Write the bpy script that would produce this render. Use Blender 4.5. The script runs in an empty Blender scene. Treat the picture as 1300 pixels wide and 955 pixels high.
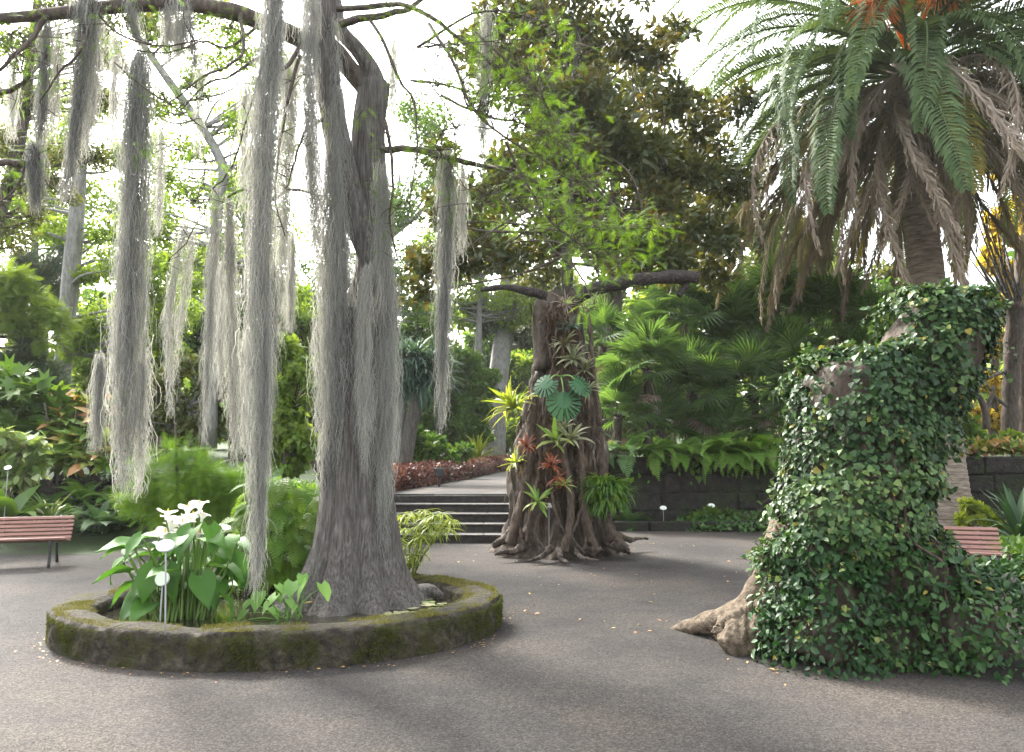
import bpy, math, random
import numpy as np
from mathutils import Matrix, Vector

# ------------------------------------------------------------------ camera, world, sun, exposure
SC = bpy.context.scene
COL = SC.collection
F, CX, CY, HOR, EYE = 1050., 650., 432., 570., 1.6
TH = math.atan((HOR - CY) / F)
cam_d = bpy.data.cameras.new('camera')
cam_d.sensor_width = 36.
cam_d.lens = F / 1300. * 36.
cam_d.shift_y = -(477.5 - CY) / 1300.
cam_d.clip_start = .05
cam_d.clip_end = 2000.
cam = bpy.data.objects.new('camera', cam_d)
COL.objects.link(cam)
cam.location = (0, 0, EYE)
cam.rotation_euler = (math.pi / 2 + TH, 0, 0)
SC.camera = cam

SUN_EL, SUN_AZ = math.radians(42), math.radians(-38)     # azimuth from +Y towards +X
w = bpy.data.worlds.new('World')
SC.world = w
w.use_nodes = True
nt = w.node_tree
nt.nodes.clear()
sky = nt.nodes.new('ShaderNodeTexSky')
sky.sky_type = 'NISHITA'
sky.sun_disc = False
sky.sun_elevation = SUN_EL
sky.sun_rotation = SUN_AZ
sky.air_density = 1.6
sky.dust_density = 5.0
sky.ozone_density = 1.0
hs = nt.nodes.new('ShaderNodeHueSaturation')
hs.inputs['Saturation'].default_value = .22
bg = nt.nodes.new('ShaderNodeBackground')
bg.inputs['Strength'].default_value = .11
wo = nt.nodes.new('ShaderNodeOutputWorld')
nt.links.new(sky.outputs[0], hs.inputs['Color'])
nt.links.new(hs.outputs[0], bg.inputs['Color'])
nt.links.new(bg.outputs[0], wo.inputs['Surface'])

sun_d = bpy.data.lights.new('sun', 'SUN')
sun_d.energy = 1.5
sun_d.angle = math.radians(10)
sun_d.color = (1., .95, .87)
sun = bpy.data.objects.new('sun', sun_d)
COL.objects.link(sun)
sd = Vector((math.sin(SUN_AZ) * math.cos(SUN_EL), math.cos(SUN_AZ) * math.cos(SUN_EL), math.sin(SUN_EL)))
sun.rotation_euler = sd.to_track_quat('Z', 'Y').to_euler()
sun.location = sd * 60

SC.view_settings.view_transform = 'Standard'
SC.view_settings.look = 'None'
SC.view_settings.exposure = 3.1
SC.view_settings.gamma = 1.
SC.view_settings.use_curve_mapping = False
SC.render.engine = 'CYCLES'
SC.cycles.max_bounces = 7
SC.cycles.diffuse_bounces = 4
SC.cycles.glossy_bounces = 2
SC.cycles.transmission_bounces = 4
SC.cycles.transparent_max_bounces = 4
SC.cycles.caustics_reflective = False
SC.cycles.caustics_refractive = False
SC.cycles.use_denoising = True

# ------------------------------------------------------------------ helpers: picture to place
def ray(u, v):
    r = (u - CX) / F
    up = (CY - v) / F
    return np.array([r, math.cos(TH) - up * math.sin(TH), math.sin(TH) + up * math.cos(TH)])
def gnd(u, v, z=0.):
    d = ray(u, v)
    return np.array([0, 0, EYE]) + d * ((z - EYE) / d[2])
def at(u, v, Y):
    d = ray(u, v)
    return np.array([0, 0, EYE]) + d * (Y / d[1])
def path(pts, Y=None):
    return np.array([at(p[0], p[1], p[2] if len(p) > 2 else Y) for p in pts])
def px(n, Y):
    return n * Y / F

# ------------------------------------------------------------------ helpers: geometry
def unit(a):
    return a / np.maximum(np.linalg.norm(a, axis=-1, keepdims=True), 1e-9)
def rnd_dir(rs, n):
    return unit(rs.normal(size=(n, 3)))
def wob(P, f, seed, octs=5):
    """smooth pseudo noise in about -1..1"""
    rs = np.random.RandomState(seed)
    out = np.zeros(len(P))
    for _ in range(octs):
        k = rs.normal(size=3) * f
        out += np.sin(P @ k + rs.uniform(0, 6.28))
    return out / octs * 1.5
def smooth_path(P, R, n):
    P = np.asarray(P, float)
    R = np.asarray(R, float)
    m = len(P)
    if m < 3:
        t = np.linspace(0, 1, n)[:, None]
        return P[0] * (1 - t) + P[-1] * t, np.interp(t[:, 0], [0, 1], [R[0], R[-1]])
    Q = np.vstack([2 * P[0] - P[1], P, 2 * P[-1] - P[-2]])
    ts = np.linspace(0, m - 1 - 1e-6, n)
    i = ts.astype(int)
    t = (ts - i)[:, None]
    a, b, c, d = Q[i], Q[i + 1], Q[i + 2], Q[i + 3]
    X = .5 * (2 * b + (c - a) * t + (2 * a - 5 * b + 4 * c - d) * t * t + (3 * b - a - 3 * c + d) * t ** 3)
    return X, np.interp(ts, np.arange(m), R)

class Geo:
    def __init__(s):
        s.V = []; s.F = []; s.T = []; s.n = 0
    def add(s, V, F, tint=.5):
        V = np.asarray(V, float)
        if len(V) == 0:
            return
        for f in (F if isinstance(F, list) else [F]):
            s.F.append(np.asarray(f, np.int64) + s.n)
        s.V.append(V)
        s.T.append(np.broadcast_to(np.asarray(tint, float), (len(V),)))
        s.n += len(V)
    def mesh(s, name, mat, origin=(0, 0, 0), smooth=True):
        V = np.concatenate(s.V) - np.asarray(origin, float)
        T = np.concatenate(s.T)
        me = bpy.data.meshes.new(name)
        me.vertices.add(len(V))
        me.vertices.foreach_set('co', V.astype(np.float32).ravel())
        tot = np.concatenate([np.full(len(f), f.shape[1]) for f in s.F])
        li = np.concatenate([f.ravel() for f in s.F])
        me.loops.add(len(li))
        me.loops.foreach_set('vertex_index', li.astype(np.int32))
        me.polygons.add(len(tot))
        st = np.zeros(len(tot), np.int32)
        st[1:] = np.cumsum(tot)[:-1]
        me.polygons.foreach_set('loop_start', st)
        me.polygons.foreach_set('loop_total', tot.astype(np.int32))
        me.polygons.foreach_set('use_smooth', np.full(len(tot), smooth))
        a = me.attributes.new('tint', 'FLOAT', 'POINT')
        a.data.foreach_set('value', T.astype(np.float32))
        if mat:
            me.materials.append(mat)
        me.update()
        me.validate()
        return me

def wpos(o):
    p = Vector((0, 0, 0))
    while o is not None:
        p = p + o.location
        o = o.parent
    return np.array(p)
def part(name, geo, mat, parent, smooth=True, kind=None, label=None):
    me = geo.mesh(name, mat, wpos(parent), smooth)
    o = bpy.data.objects.new(name, me)
    COL.objects.link(o)
    o.parent = parent
    if kind: o['kind'] = kind
    if label: o['label'] = label
    return o
def inst(name, me, parent, loc, rot=None, scale=1., label=None):
    """a part sharing mesh data; loc in world space, parents are unrotated"""
    o = bpy.data.objects.new(name, me)
    COL.objects.link(o)
    o.parent = parent
    M = (rot.to_4x4() if rot is not None else Matrix.Identity(4))
    if np.isscalar(scale): scale = (scale,) * 3
    M = M @ Matrix.Diagonal((*scale, 1))
    M.translation = Vector(np.asarray(loc) - (wpos(parent) if parent else 0))
    o.matrix_basis = M
    if label: o['label'] = label
    return o
def thing(name, label, cat, loc, group=None):
    o = bpy.data.objects.new(name, None)
    COL.objects.link(o)
    o.empty_display_size = .1
    o.location = Vector(loc)
    o['label'] = label
    o['category'] = cat
    if group: o['group'] = group
    return o
def single(name, label, cat, geo, mat, loc, group=None, smooth=True):
    o = bpy.data.objects.new(name, geo.mesh(name, mat, loc, smooth))
    COL.objects.link(o)
    o.location = Vector(loc)
    o['label'] = label
    o['category'] = cat
    if group: o['group'] = group
    return o
def setting(name, geo, mat, kind='structure', smooth=True):
    o = bpy.data.objects.new(name, geo.mesh(name, mat, (0, 0, 0), smooth))
    COL.objects.link(o)
    o['kind'] = kind
    return o

def tube(P, R, n=24, k=8, flute=0, famp=0., rough=0., rf=4., seed=0, cap=True, raw=False):
    if not raw:
        P, R = smooth_path(P, R, n)
    n = len(P)
    T = np.gradient(P, axis=0)
    T = unit(T)
    a = np.array([1., 0, 0]) if abs(T[0][0]) < .9 else np.array([0, 1., 0])
    N = np.zeros_like(P)
    a = unit(a - T[0] * (a @ T[0]))
    for i in range(n):
        a = unit(a - T[i] * (a @ T[i]))
        N[i] = a
    B = np.cross(T, N)
    th = np.linspace(0, 2 * math.pi, k, endpoint=False)
    d = N[:, None, :] * np.cos(th)[None, :, None] + B[:, None, :] * np.sin(th)[None, :, None]
    rr = np.repeat(np.asarray(R)[:, None], k, 1)
    if flute:
        ph = np.linspace(0, 1.2, n)[:, None]
        rr = rr * (1 + famp * (np.abs(np.sin(flute * .5 * th[None, :] + ph + .6 * np.sin(3 * th)[None, :])) - .5))
    V = (P[:, None, :] + d * rr[:, :, None]).reshape(-1, 3)
    if rough:
        dd = d.reshape(-1, 3)
        V = V + dd * (wob(V, rf, seed) * rough * rr.ravel())[:, None]
    i = np.arange(n - 1)[:, None] * k
    j = np.arange(k)[None, :]
    jn = (j + 1) % k
    Fq = np.stack([i + j, i + jn, i + k + jn, i + k + j], -1).reshape(-1, 4)
    Fs = [Fq]
    if cap:
        V = np.vstack([V, P[0], P[-1]])
        c0, c1 = n * k, n * k + 1
        jj = np.arange(k)
        Fs.append(np.stack([np.full(k, c0), (jj + 1) % k, jj], -1))
        Fs.append(np.stack([np.full(k, c1), (n - 1) * k + jj, (n - 1) * k + (jj + 1) % k], -1))
    return V, Fs

def box(c, s, rz=0., bev=0., jit=0., rs=None):
    """a box with cut corners"""
    sx, sy, sz = np.asarray(s) / 2.
    b = bev
    def shell(ix, iy, z):
        return [[-ix + b, -iy, z], [ix - b, -iy, z], [ix, -iy + b, z], [ix, iy - b, z], [ix - b, iy, z], [-ix + b, iy, z], [-ix, iy - b, z], [-ix, -iy + b, z]]
    if b > 0:
        V = np.array(shell(sx - b, sy - b, -sz) + shell(sx, sy, -sz + b) + shell(sx, sy, sz - b) + shell(sx - b, sy - b, sz))
        Q = []
        for r in range(3):
            for j in range(8):
                Q.append([r * 8 + j, r * 8 + (j + 1) % 8, r * 8 + 8 + (j + 1) % 8, r * 8 + 8 + j])
        caps = [np.array([[7, 6, 5, 4, 3, 2, 1, 0]]), np.array([[24, 25, 26, 27, 28, 29, 30, 31]])]
        Fs = [np.array(Q)] + caps
    else:
        V = np.array([[x, y, z] for z in (-sz, sz) for x, y in ((-sx, -sy), (sx, -sy), (sx, sy), (-sx, sy))])
        Fs = [np.array([[3, 2, 1, 0], [4, 5, 6, 7], [0, 1, 5, 4], [1, 2, 6, 5], [2, 3, 7, 6], [3, 0, 4, 7]])]
    if jit:
        V = V + rs.uniform(-jit, jit, V.shape)
    cz, sn = math.cos(rz), math.sin(rz)
    V = np.c_[V[:, 0] * cz - V[:, 1] * sn, V[:, 0] * sn + V[:, 1] * cz, V[:, 2]] + np.asarray(c)
    return V, Fs

# leaf templates: x across, y along, z normal
LEAF2 = (np.array([[0, 0, 0], [-.3, .45, .07], [0, 1, -.04], [.3, .45, .07]]), [np.array([[0, 2, 1], [0, 3, 2]])])
LEAF6 = (np.array([[0, 0, 0], [-.25, .28, .06], [-.24, .62, .05], [0, 1, -.1], [.24, .62, .05], [.25, .28, .06], [0, .5, -.01]]),
         [np.array([[0, 6, 1], [1, 6, 2], [2, 6, 3], [0, 5, 6], [5, 4, 6], [4, 3, 6]])])
IVY = (np.array([[0, 0, 0], [-.45, .05, .04], [-.42, .5, .08], [0, 1, -.1], [.42, .5, .08], [.45, .05, .04], [0, .35, -.02]]),
       [np.array([[0, 6, 1], [1, 6, 2], [2, 6, 3], [0, 5, 6], [5, 4, 6], [4, 3, 6]])])
def strap(nseg=4, wid=.12, droop=1.2, fold=.25, shape=.8):
    s = np.linspace(0, 1, nseg + 1)
    an = -droop * s ** 1.4
    dy = np.cos(an); dz = np.sin(an)
    y = np.r_[0, np.cumsum((dy[1:] + dy[:-1]) / 2)] / nseg
    z = np.r_[0, np.cumsum((dz[1:] + dz[:-1]) / 2)] / nseg
    ww = wid * np.minimum(1, (1 - s) * 3.2) ** shape * (.75 + .25 * np.sin(s * 3.1))
    ww[-1] = 0.004
    V = []
    for i in range(nseg + 1):
        V += [[-ww[i], y[i], z[i] + fold * ww[i]], [0, y[i], z[i]], [ww[i], y[i], z[i] + fold * ww[i]]]
    Fq = []
    for i in range(nseg):
        a = i * 3
        Fq += [[a, a + 1, a + 4, a + 3], [a + 1, a + 2, a + 5, a + 4]]
    return np.array(V), [np.array(Fq)]
def feather(n=12, wid=.3, lw=.05, fwd=.5, droop=.5, prof='fern', lift=.0, rw=.012, start=.05, tri=True):
    """pinnate leaf of unit length along y"""
    s = np.linspace(0, 1, 9)
    an = -droop * s ** 1.3
    y = np.r_[0, np.cumsum(np.cos((an[1:] + an[:-1]) / 2))] / 8
    z = np.r_[0, np.cumsum(np.sin((an[1:] + an[:-1]) / 2))] / 8
    V = []; Fa = []
    for i in range(9):
        r = rw * (1 - .8 * s[i])
        V += [[-r, y[i], z[i]], [r, y[i], z[i]]]
    Q = [[2 * i, 2 * i + 1, 2 * i + 3, 2 * i + 2] for i in range(8)]
    T = []
    for i in range(n):
        t = start + (1 - start) * (i + .5) / n
        yy, zz = np.interp(t, s, y), np.interp(t, s, z)
        if prof == 'fern': L = wid * min(1, (1.02 - t) * 2.2) * min(1, .35 + t * 2.2)
        elif prof == 'oval': L = wid * math.sin(math.pi * min(1, .12 + .86 * t)) ** .6
        else: L = wid * (1 - .6 * t)
        a = -droop * t ** 1.3
        for sg in (-1, 1):
            b = len(V)
            d = np.array([sg * math.cos(fwd), math.sin(fwd) * math.cos(a), math.sin(fwd) * math.sin(a) + lift])
            o = np.array([0, yy, zz])
            e = np.array([0, lw * math.cos(a), lw * math.sin(a)])
            V += [list(o - e * .5), list(o + d * L), list(o + e * .5)]
            if tri:
                T.append([b, b + 1, b + 2] if sg < 0 else [b, b + 2, b + 1])
            else:
                V += [list(o + d * L * .55 + e * .85), list(o + d * L * .5 - e * .75)]
                T += [[b, b + 4, b + 2], [b + 4, b + 3, b + 2], [b + 4, b + 1, b + 3]]
    return np.array(V), [np.array(Q), np.array(T)]

def scatter(geo, tpl, P, D, N, S, tint):
    tv, tf = tpl
    n, k = len(P), len(tv)
    if n == 0: return
    y = unit(D)
    z = unit(N - y * np.sum(N * y, 1, keepdims=True))
    x = np.cross(y, z)
    S = np.broadcast_to(np.asarray(S, float), (n,))
    V = P[:, None, :] + S[:, None, None] * (tv[None, :, 0:1] * x[:, None, :] + tv[None, :, 1:2] * y[:, None, :] + tv[None, :, 2:3] * z[:, None, :])
    off = (np.arange(n) * k)[:, None, None]
    Fs = [(f[None] + off).reshape(-1, f.shape[1]) for f in tf]
    geo.add(V.reshape(-1, 3), Fs, np.repeat(np.broadcast_to(np.asarray(tint, float), (n,)), k))

def clumps(blobs, rs, sub=7, f=.42):
    """blobs (x,y,z,r) -> smaller leaf clumps inside them"""
    C = []; R = []
    for b in blobs:
        c = np.array(b[:3]); r = b[3]
        m = max(2, int(sub))
        d = rnd_dir(rs, m) * (rs.uniform(.25, 1, (m, 1)) ** .5) * r * (1 - f * .6)
        d[:, 2] *= .85
        C.append(c + d); R.append(rs.uniform(.6, 1.25, m) * r * f)
    return np.concatenate(C), np.concatenate(R)
def crown(geo, C, R, n, size, tpl, rs, out=.7, up=.5, sag=-.25, shell=.55, flat=.8):
    p = R ** 2; p = p / p.sum()
    i = rs.choice(len(C), n, p=p)
    d = rnd_dir(rs, n)
    rad = (rs.uniform(0, 1, n) ** shell)
    off = d * (R[i] * rad)[:, None]
    off[:, 2] *= flat
    P = C[i] + off
    D = d * out + rnd_dir(rs, n) * .7 + np.array([0, 0, sag])
    N = d * .5 + rnd_dir(rs, n) * .6 + np.array([0, 0, up])
    ct = rs.uniform(0, 1, len(C))
    t = np.clip(.55 * ct[i] + .45 * rs.uniform(0, 1, n), 0, 1)
    scatter(geo, tpl, P, D, N, size * rs.uniform(.65, 1.3, n), t)

# ------------------------------------------------------------------ materials
def nmat(name):
    m = bpy.data.materials.new(name)
    m.use_nodes = True
    t = m.node_tree
    t.nodes.clear()
    return m, t, (lambda k, **kw: mk(t, k, **kw))
def mk(t, k, **kw):
    n = t.nodes.new(k)
    for a, b in kw.items():
        setattr(n, a, b)
    return n
def ramp(t, cols, fac):
    r = t.nodes.new('ShaderNodeValToRGB')
    e = r.color_ramp.elements
    m = len(cols)
    for i, c in enumerate(cols):
        p = i / (m - 1) if len(c) == 3 else c[3]
        if i < 2: q = e[i]; q.position = p
        else: q = e.new(p)
        q.color = (*c[:3], 1)
    t.links.new(fac, r.inputs[0])
    return r.outputs[0]
def leaf_mat(name, cols, trans=.35, rough=.5, spec=.35, tcol=(1.25, 1.15, .6), var=0.):
    m, t, n = nmat(name)
    at_ = n('ShaderNodeAttribute', attribute_name='tint')
    c = ramp(t, cols, at_.outputs['Fac'])
    p = n('ShaderNodeBsdfPrincipled')
    p.inputs['Roughness'].default_value = rough
    p.inputs['Specular IOR Level'].default_value = spec
    t.links.new(c, p.inputs['Base Color'])
    o = n('ShaderNodeOutputMaterial')
    if trans > 0:
        mu = n('ShaderNodeMixRGB', blend_type='MULTIPLY')
        mu.inputs[0].default_value = 1
        mu.inputs[2].default_value = (*tcol, 1)
        t.links.new(c, mu.inputs[1])
        tr = n('ShaderNodeBsdfTranslucent')
        t.links.new(mu.outputs[0], tr.inputs['Color'])
        mx = n('ShaderNodeMixShader')
        mx.inputs[0].default_value = trans
        t.links.new(p.outputs[0], mx.inputs[1])
        t.links.new(tr.outputs[0], mx.inputs[2])
        t.links.new(mx.outputs[0], o.inputs[0])
    else:
        t.links.new(p.outputs[0], o.inputs[0])
    return m
def rough_mat(name, cols, scale=(6, 6, 1.2), nscale=3., detail=8., bump=.5, dist=.03, rough=.85, moss=None, mossamt=.5, spec=.25, mscale=1.5):
    m, t, n = nmat(name)
    tc = n('ShaderNodeTexCoord')
    mp = n('ShaderNodeMapping')
    mp.inputs['Scale'].default_value = scale
    t.links.new(tc.outputs['Object'], mp.inputs[0])
    nz = n('ShaderNodeTexNoise')
    nz.inputs['Scale'].default_value = nscale
    nz.inputs['Detail'].default_value = detail
    nz.inputs['Roughness'].default_value = .65
    t.links.new(mp.outputs[0], nz.inputs['Vector'])
    st = n('ShaderNodeMapRange')
    st.inputs[1].default_value = .28; st.inputs[2].default_value = .72
    t.links.new(nz.outputs[0], st.inputs[0])
    c = ramp(t, cols, st.outputs[0])
    p = n('ShaderNodeBsdfPrincipled')
    p.inputs['Roughness'].default_value = rough
    p.inputs['Specular IOR Level'].default_value = spec
    if moss:
        n2 = n('ShaderNodeTexNoise')
        n2.inputs['Scale'].default_value = mscale
        n2.inputs['Detail'].default_value = 7
        n2.inputs['Roughness'].default_value = .7
        t.links.new(tc.outputs['Object'], n2.inputs['Vector'])
        r2 = n('ShaderNodeMapRange')
        r2.inputs[1].default_value = .62 - mossamt * .3; r2.inputs[2].default_value = .72 - mossamt * .3
        t.links.new(n2.outputs[0], r2.inputs[0])
        mx = n('ShaderNodeMixRGB')
        mx.inputs[2].default_value = (*moss, 1)
        t.links.new(r2.outputs[0], mx.inputs[0])
        t.links.new(c, mx.inputs[1])
        c = mx.outputs[0]
    t.links.new(c, p.inputs['Base Color'])
    b = n('ShaderNodeBump')
    b.inputs['Strength'].default_value = bump
    b.inputs['Distance'].default_value = dist
    t.links.new(nz.outputs[0], b.inputs['Height'])
    t.links.new(b.outputs[0], p.inputs['Normal'])
    o = n('ShaderNodeOutputMaterial')
    t.links.new(p.outputs[0], o.inputs[0])
    return m
def plain(name, col, rough=.5, metal=0., spec=.4):
    return rough_mat(name, [tuple(x * .85 for x in col), tuple(min(1, x * 1.1) for x in col)], scale=(8, 8, 8), nscale=4, bump=.05, dist=.005, rough=rough, spec=spec)

M = {}
M['bark'] = rough_mat('cypress_bark', [(.045, .039, .035), (.14, .127, .117), (.29, .273, .256)], scale=(24, 24, 1.6), nscale=2.2, bump=1., dist=.08, moss=(.16, .16, .14), mossamt=.15, mscale=5.)
M['bark_dark'] = rough_mat('dark_bark', [(.032, .025, .02), (.075, .06, .05), (.14, .115, .095)], scale=(7, 7, 2), nscale=3, bump=.8)
M['bark_black'] = rough_mat('black_bark', [(.012, .010, .009), (.035, .029, .026), (.085, .075, .068)], scale=(8, 8, 8), nscale=3, bump=1., dist=.05)
M['bark_grey'] = rough_mat('grey_bark', [(.12, .115, .11), (.22, .215, .21), (.33, .325, .32)], scale=(5, 5, 1.5), nscale=3, bump=.4)
M['fig'] = rough_mat('fig_bark', [(.009, .007, .005), (.028, .021, .016), (.062, .047, .036), (.115, .095, .078), (.25, .235, .215)], scale=(3.5, 3.5, 1.3), nscale=2, bump=1., dist=.10, moss=(.05, .055, .02), mossamt=.12)
M['root'] = rough_mat('aerial_root', [(.022, .016, .012), (.06, .043, .032), (.125, .097, .077)], scale=(8, 8, 3), nscale=3, bump=.6)
M['pale_root'] = rough_mat('pale_root', [(.05, .037, .025), (.14, .108, .076), (.24, .195, .142)], scale=(5, 5, 5), nscale=3, bump=1., dist=.06)
M['palm'] = rough_mat('palm_bark', [(.07, .055, .04), (.21, .172, .135), (.33, .285, .23)], scale=(2, 2, 12), nscale=2, bump=.9, dist=.04)
M['stump'] = rough_mat('stump_bark', [(.022, .016, .011), (.06, .045, .034), (.15, .127, .108)], scale=(4, 4, 2), nscale=2.5, bump=.9, dist=.05)
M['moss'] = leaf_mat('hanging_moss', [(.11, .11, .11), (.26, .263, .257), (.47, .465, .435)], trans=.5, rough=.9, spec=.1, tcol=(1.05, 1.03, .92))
M['cyp_leaf'] = leaf_mat('cypress_leaf', [(.08, .16, .016), (.13, .25, .022), (.21, .33, .035)], trans=.5, rough=.6, spec=.2, tcol=(1.2, 1.2, .5))
M['fig_leaf'] = leaf_mat('glossy_fig_leaf', [(.028, .05, .016), (.05, .078, .022), (.078, .10, .028), (.125, .108, .033)], trans=.42, rough=.32, spec=.5, tcol=(1.5, 1.05, .4))
M['green'] = leaf_mat('green_leaf', [(.035, .085, .015), (.07, .145, .022), (.12, .21, .03)], trans=.45)
M['dark'] = leaf_mat('dark_leaf', [(.015, .045, .018), (.03, .075, .025), (.055, .11, .03)], trans=.3, rough=.4)
M['lime'] = leaf_mat('lime_leaf', [(.10, .18, .022), (.16, .26, .035), (.24, .32, .05)], trans=.55)
M['olive'] = leaf_mat('olive_leaf', [(.05, .08, .02), (.10, .125, .03), (.17, .17, .05)], trans=.4)
M['blue'] = leaf_mat('blue_green_leaf', [(.03, .075, .055), (.065, .13, .095), (.11, .19, .13)], trans=.25)
M['pine'] = leaf_mat('pine_needles', [(.025, .05, .025), (.055, .09, .04), (.095, .13, .055)], trans=.25)
M['yellow'] = leaf_mat('yellow_leaf', [(.30, .21, .015), (.44, .32, .025), (.55, .43, .06)], trans=.5, tcol=(1.1, 1.05, .6))
M['red'] = leaf_mat('red_hedge_leaf', [(.07, .025, .022), (.15, .05, .042), (.24, .105, .085), (.15, .12, .05)], trans=.25)
M['dracaena'] = leaf_mat('rosette_leaf', [(.07, .15, .02), (.13, .22, .03), (.26, .29, .06), (.42, .20, .09), (.46, .29, .16)], trans=.35, rough=.4)
M['varieg'] = leaf_mat('variegated_leaf', [(.07, .14, .03), (.18, .26, .08), (.42, .45, .27)], trans=.35)
M['fern'] = leaf_mat('fern_leaf', [(.055, .14, .014), (.10, .22, .022), (.16, .28, .04)], trans=.45)
M['fern_dark'] = leaf_mat('deep_fern_leaf', [(.03, .085, .02), (.055, .13, .032), (.10, .19, .06)], trans=.35)
M['pfrond'] = leaf_mat('palm_frond_leaf', [(.045, .085, .035), (.085, .135, .055), (.145, .19, .08)], trans=.36, rough=.6, spec=.15)
M['pyel'] = leaf_mat('yellowing_frond_leaf', [(.05, .10, .035), (.11, .15, .04), (.26, .22, .045)], trans=.35, rough=.4)
M['pdead'] = leaf_mat('dead_frond_leaf', [(.15, .125, .10), (.29, .24, .20), (.43, .37, .315)], trans=.35, rough=.8, spec=.15)
M['fan'] = leaf_mat('fan_palm_leaf', [(.045, .10, .03), (.08, .16, .042), (.14, .23, .06)], trans=.45, rough=.38, spec=.45)
M['ivy'] = leaf_mat('ivy_leaf', [(.010, .030, .011), (.024, .060, .019), (.048, .10, .029), (.10, .17, .05), (.26, .22, .04, 1.)], trans=.22, rough=.5, spec=.28)
M['ivy2'] = leaf_mat('creeper_leaf', [(.010, .036, .011), (.022, .066, .017), (.055, .12, .026), (.22, .19, .03)], trans=.25, rough=.5, spec=.3)
M['orange'] = leaf_mat('orange_stalk', [(.62, .20, .04), (.72, .28, .06), (.78, .36, .11)], trans=.45, tcol=(1.1, 1.05, .9))
M['calla_leaf'] = leaf_mat('arum_leaf', [(.04, .12, .016), (.065, .17, .025), (.10, .22, .04)], trans=.4, rough=.5, spec=.28)
M['stem'] = leaf_mat('green_stem', [(.10, .19, .04), (.16, .26, .06), (.22, .32, .09)], trans=.15)
M['white'] = leaf_mat('white_petal', [(.78, .78, .72), (.82, .82, .78)], trans=.3, tcol=(1, 1, .95))
M['spadix'] = plain('yellow_spadix', (.6, .38, .03))
M['taro'] = leaf_mat('taro_leaf', [(.10, .23, .04), (.16, .31, .07), (.22, .38, .11)], trans=.4, rough=.4)
M['brom_lime'] = leaf_mat('lime_bromeliad', [(.13, .20, .022), (.24, .31, .04), (.38, .41, .08)], trans=.5, rough=.35)
M['brom_red'] = leaf_mat('red_bromeliad', [(.06, .05, .022), (.19, .045, .026), (.32, .11, .04)], trans=.3, rough=.35)
M['brom_grey'] = leaf_mat('grey_bromeliad', [(.09, .12, .05), (.17, .19, .10), (.28, .28, .17)], trans=.3, rough=.5)
M['brom_green'] = leaf_mat('green_bromeliad', [(.08, .17, .03), (.15, .26, .05), (.30, .33, .10)], trans=.4, rough=.35)
M['monstera'] = leaf_mat('monstera_leaf', [(.02, .085, .03), (.035, .12, .045)], trans=.2, rough=.42, spec=.35)
M['pad'] = leaf_mat('lily_pad_leaf', [(.12, .16, .055), (.22, .24, .11), (.30, .29, .16)], trans=.1, rough=.4)
M['stone'] = rough_mat('dark_stone', [(.007, .0065, .006), (.018, .016, .014), (.042, .038, .033)], scale=(3, 3, 3), nscale=3, bump=1., dist=.06, moss=(.02, .028, .01), mossamt=.4)
M['kerb'] = rough_mat('mossy_kerb', [(.013, .011, .008), (.05, .042, .032), (.125, .107, .083)], scale=(5, 5, 5), nscale=3, bump=1., dist=.10, moss=(.05, .05, .016), mossamt=.42, mscale=4.)
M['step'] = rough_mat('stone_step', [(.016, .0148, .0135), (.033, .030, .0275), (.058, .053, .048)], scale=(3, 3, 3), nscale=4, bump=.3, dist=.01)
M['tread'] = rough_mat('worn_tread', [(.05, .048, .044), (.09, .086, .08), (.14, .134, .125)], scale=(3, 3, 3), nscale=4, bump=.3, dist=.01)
M['soil'] = rough_mat('soil', [(.012, .010, .007), (.022, .018, .012), (.04, .033, .022)], scale=(2, 2, 2), nscale=4, bump=.8, dist=.05, moss=(.022, .04, .010), mossamt=.9)
M['wood'] = rough_mat('bench_wood', [(.13, .058, .044), (.20, .095, .075), (.27, .155, .128)], scale=(1.5, 14, 14), nscale=3, bump=.2, dist=.004, rough=.45, spec=.5)
M['iron'] = plain('dark_iron', (.03, .03, .032), rough=.5)
M['steel'] = plain('grey_stake', (.32, .32, .33), rough=.4)
M['sign'] = plain('white_plate', (.80, .82, .80), rough=.35)
M['sign_green'] = plain('pale_green_plate', (.50, .56, .44), rough=.4)
M['sign_rim'] = plain('plate_rim', (.45, .46, .45), rough=.35)
M['mossfuzz'] = leaf_mat('kerb_moss', [(.04, .055, .012), (.10, .105, .028), (.21, .19, .075)], trans=.3, rough=.9, spec=.1)
M['litter_dark'] = leaf_mat('dry_trunk_leaf', [(.03, .02, .013), (.09, .06, .038), (.18, .13, .09)], trans=.2, rough=.8, spec=.15)
M['litter'] = leaf_mat('fallen_leaf', [(.14, .06, .025), (.32, .16, .05), (.48, .35, .10)], trans=.1)
M['grit'] = leaf_mat('gravel_grain', [(.024, .0215, .0195), (.046, .0415, .038), (.098, .090, .083)], trans=0, rough=.85, spec=.25)

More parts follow.
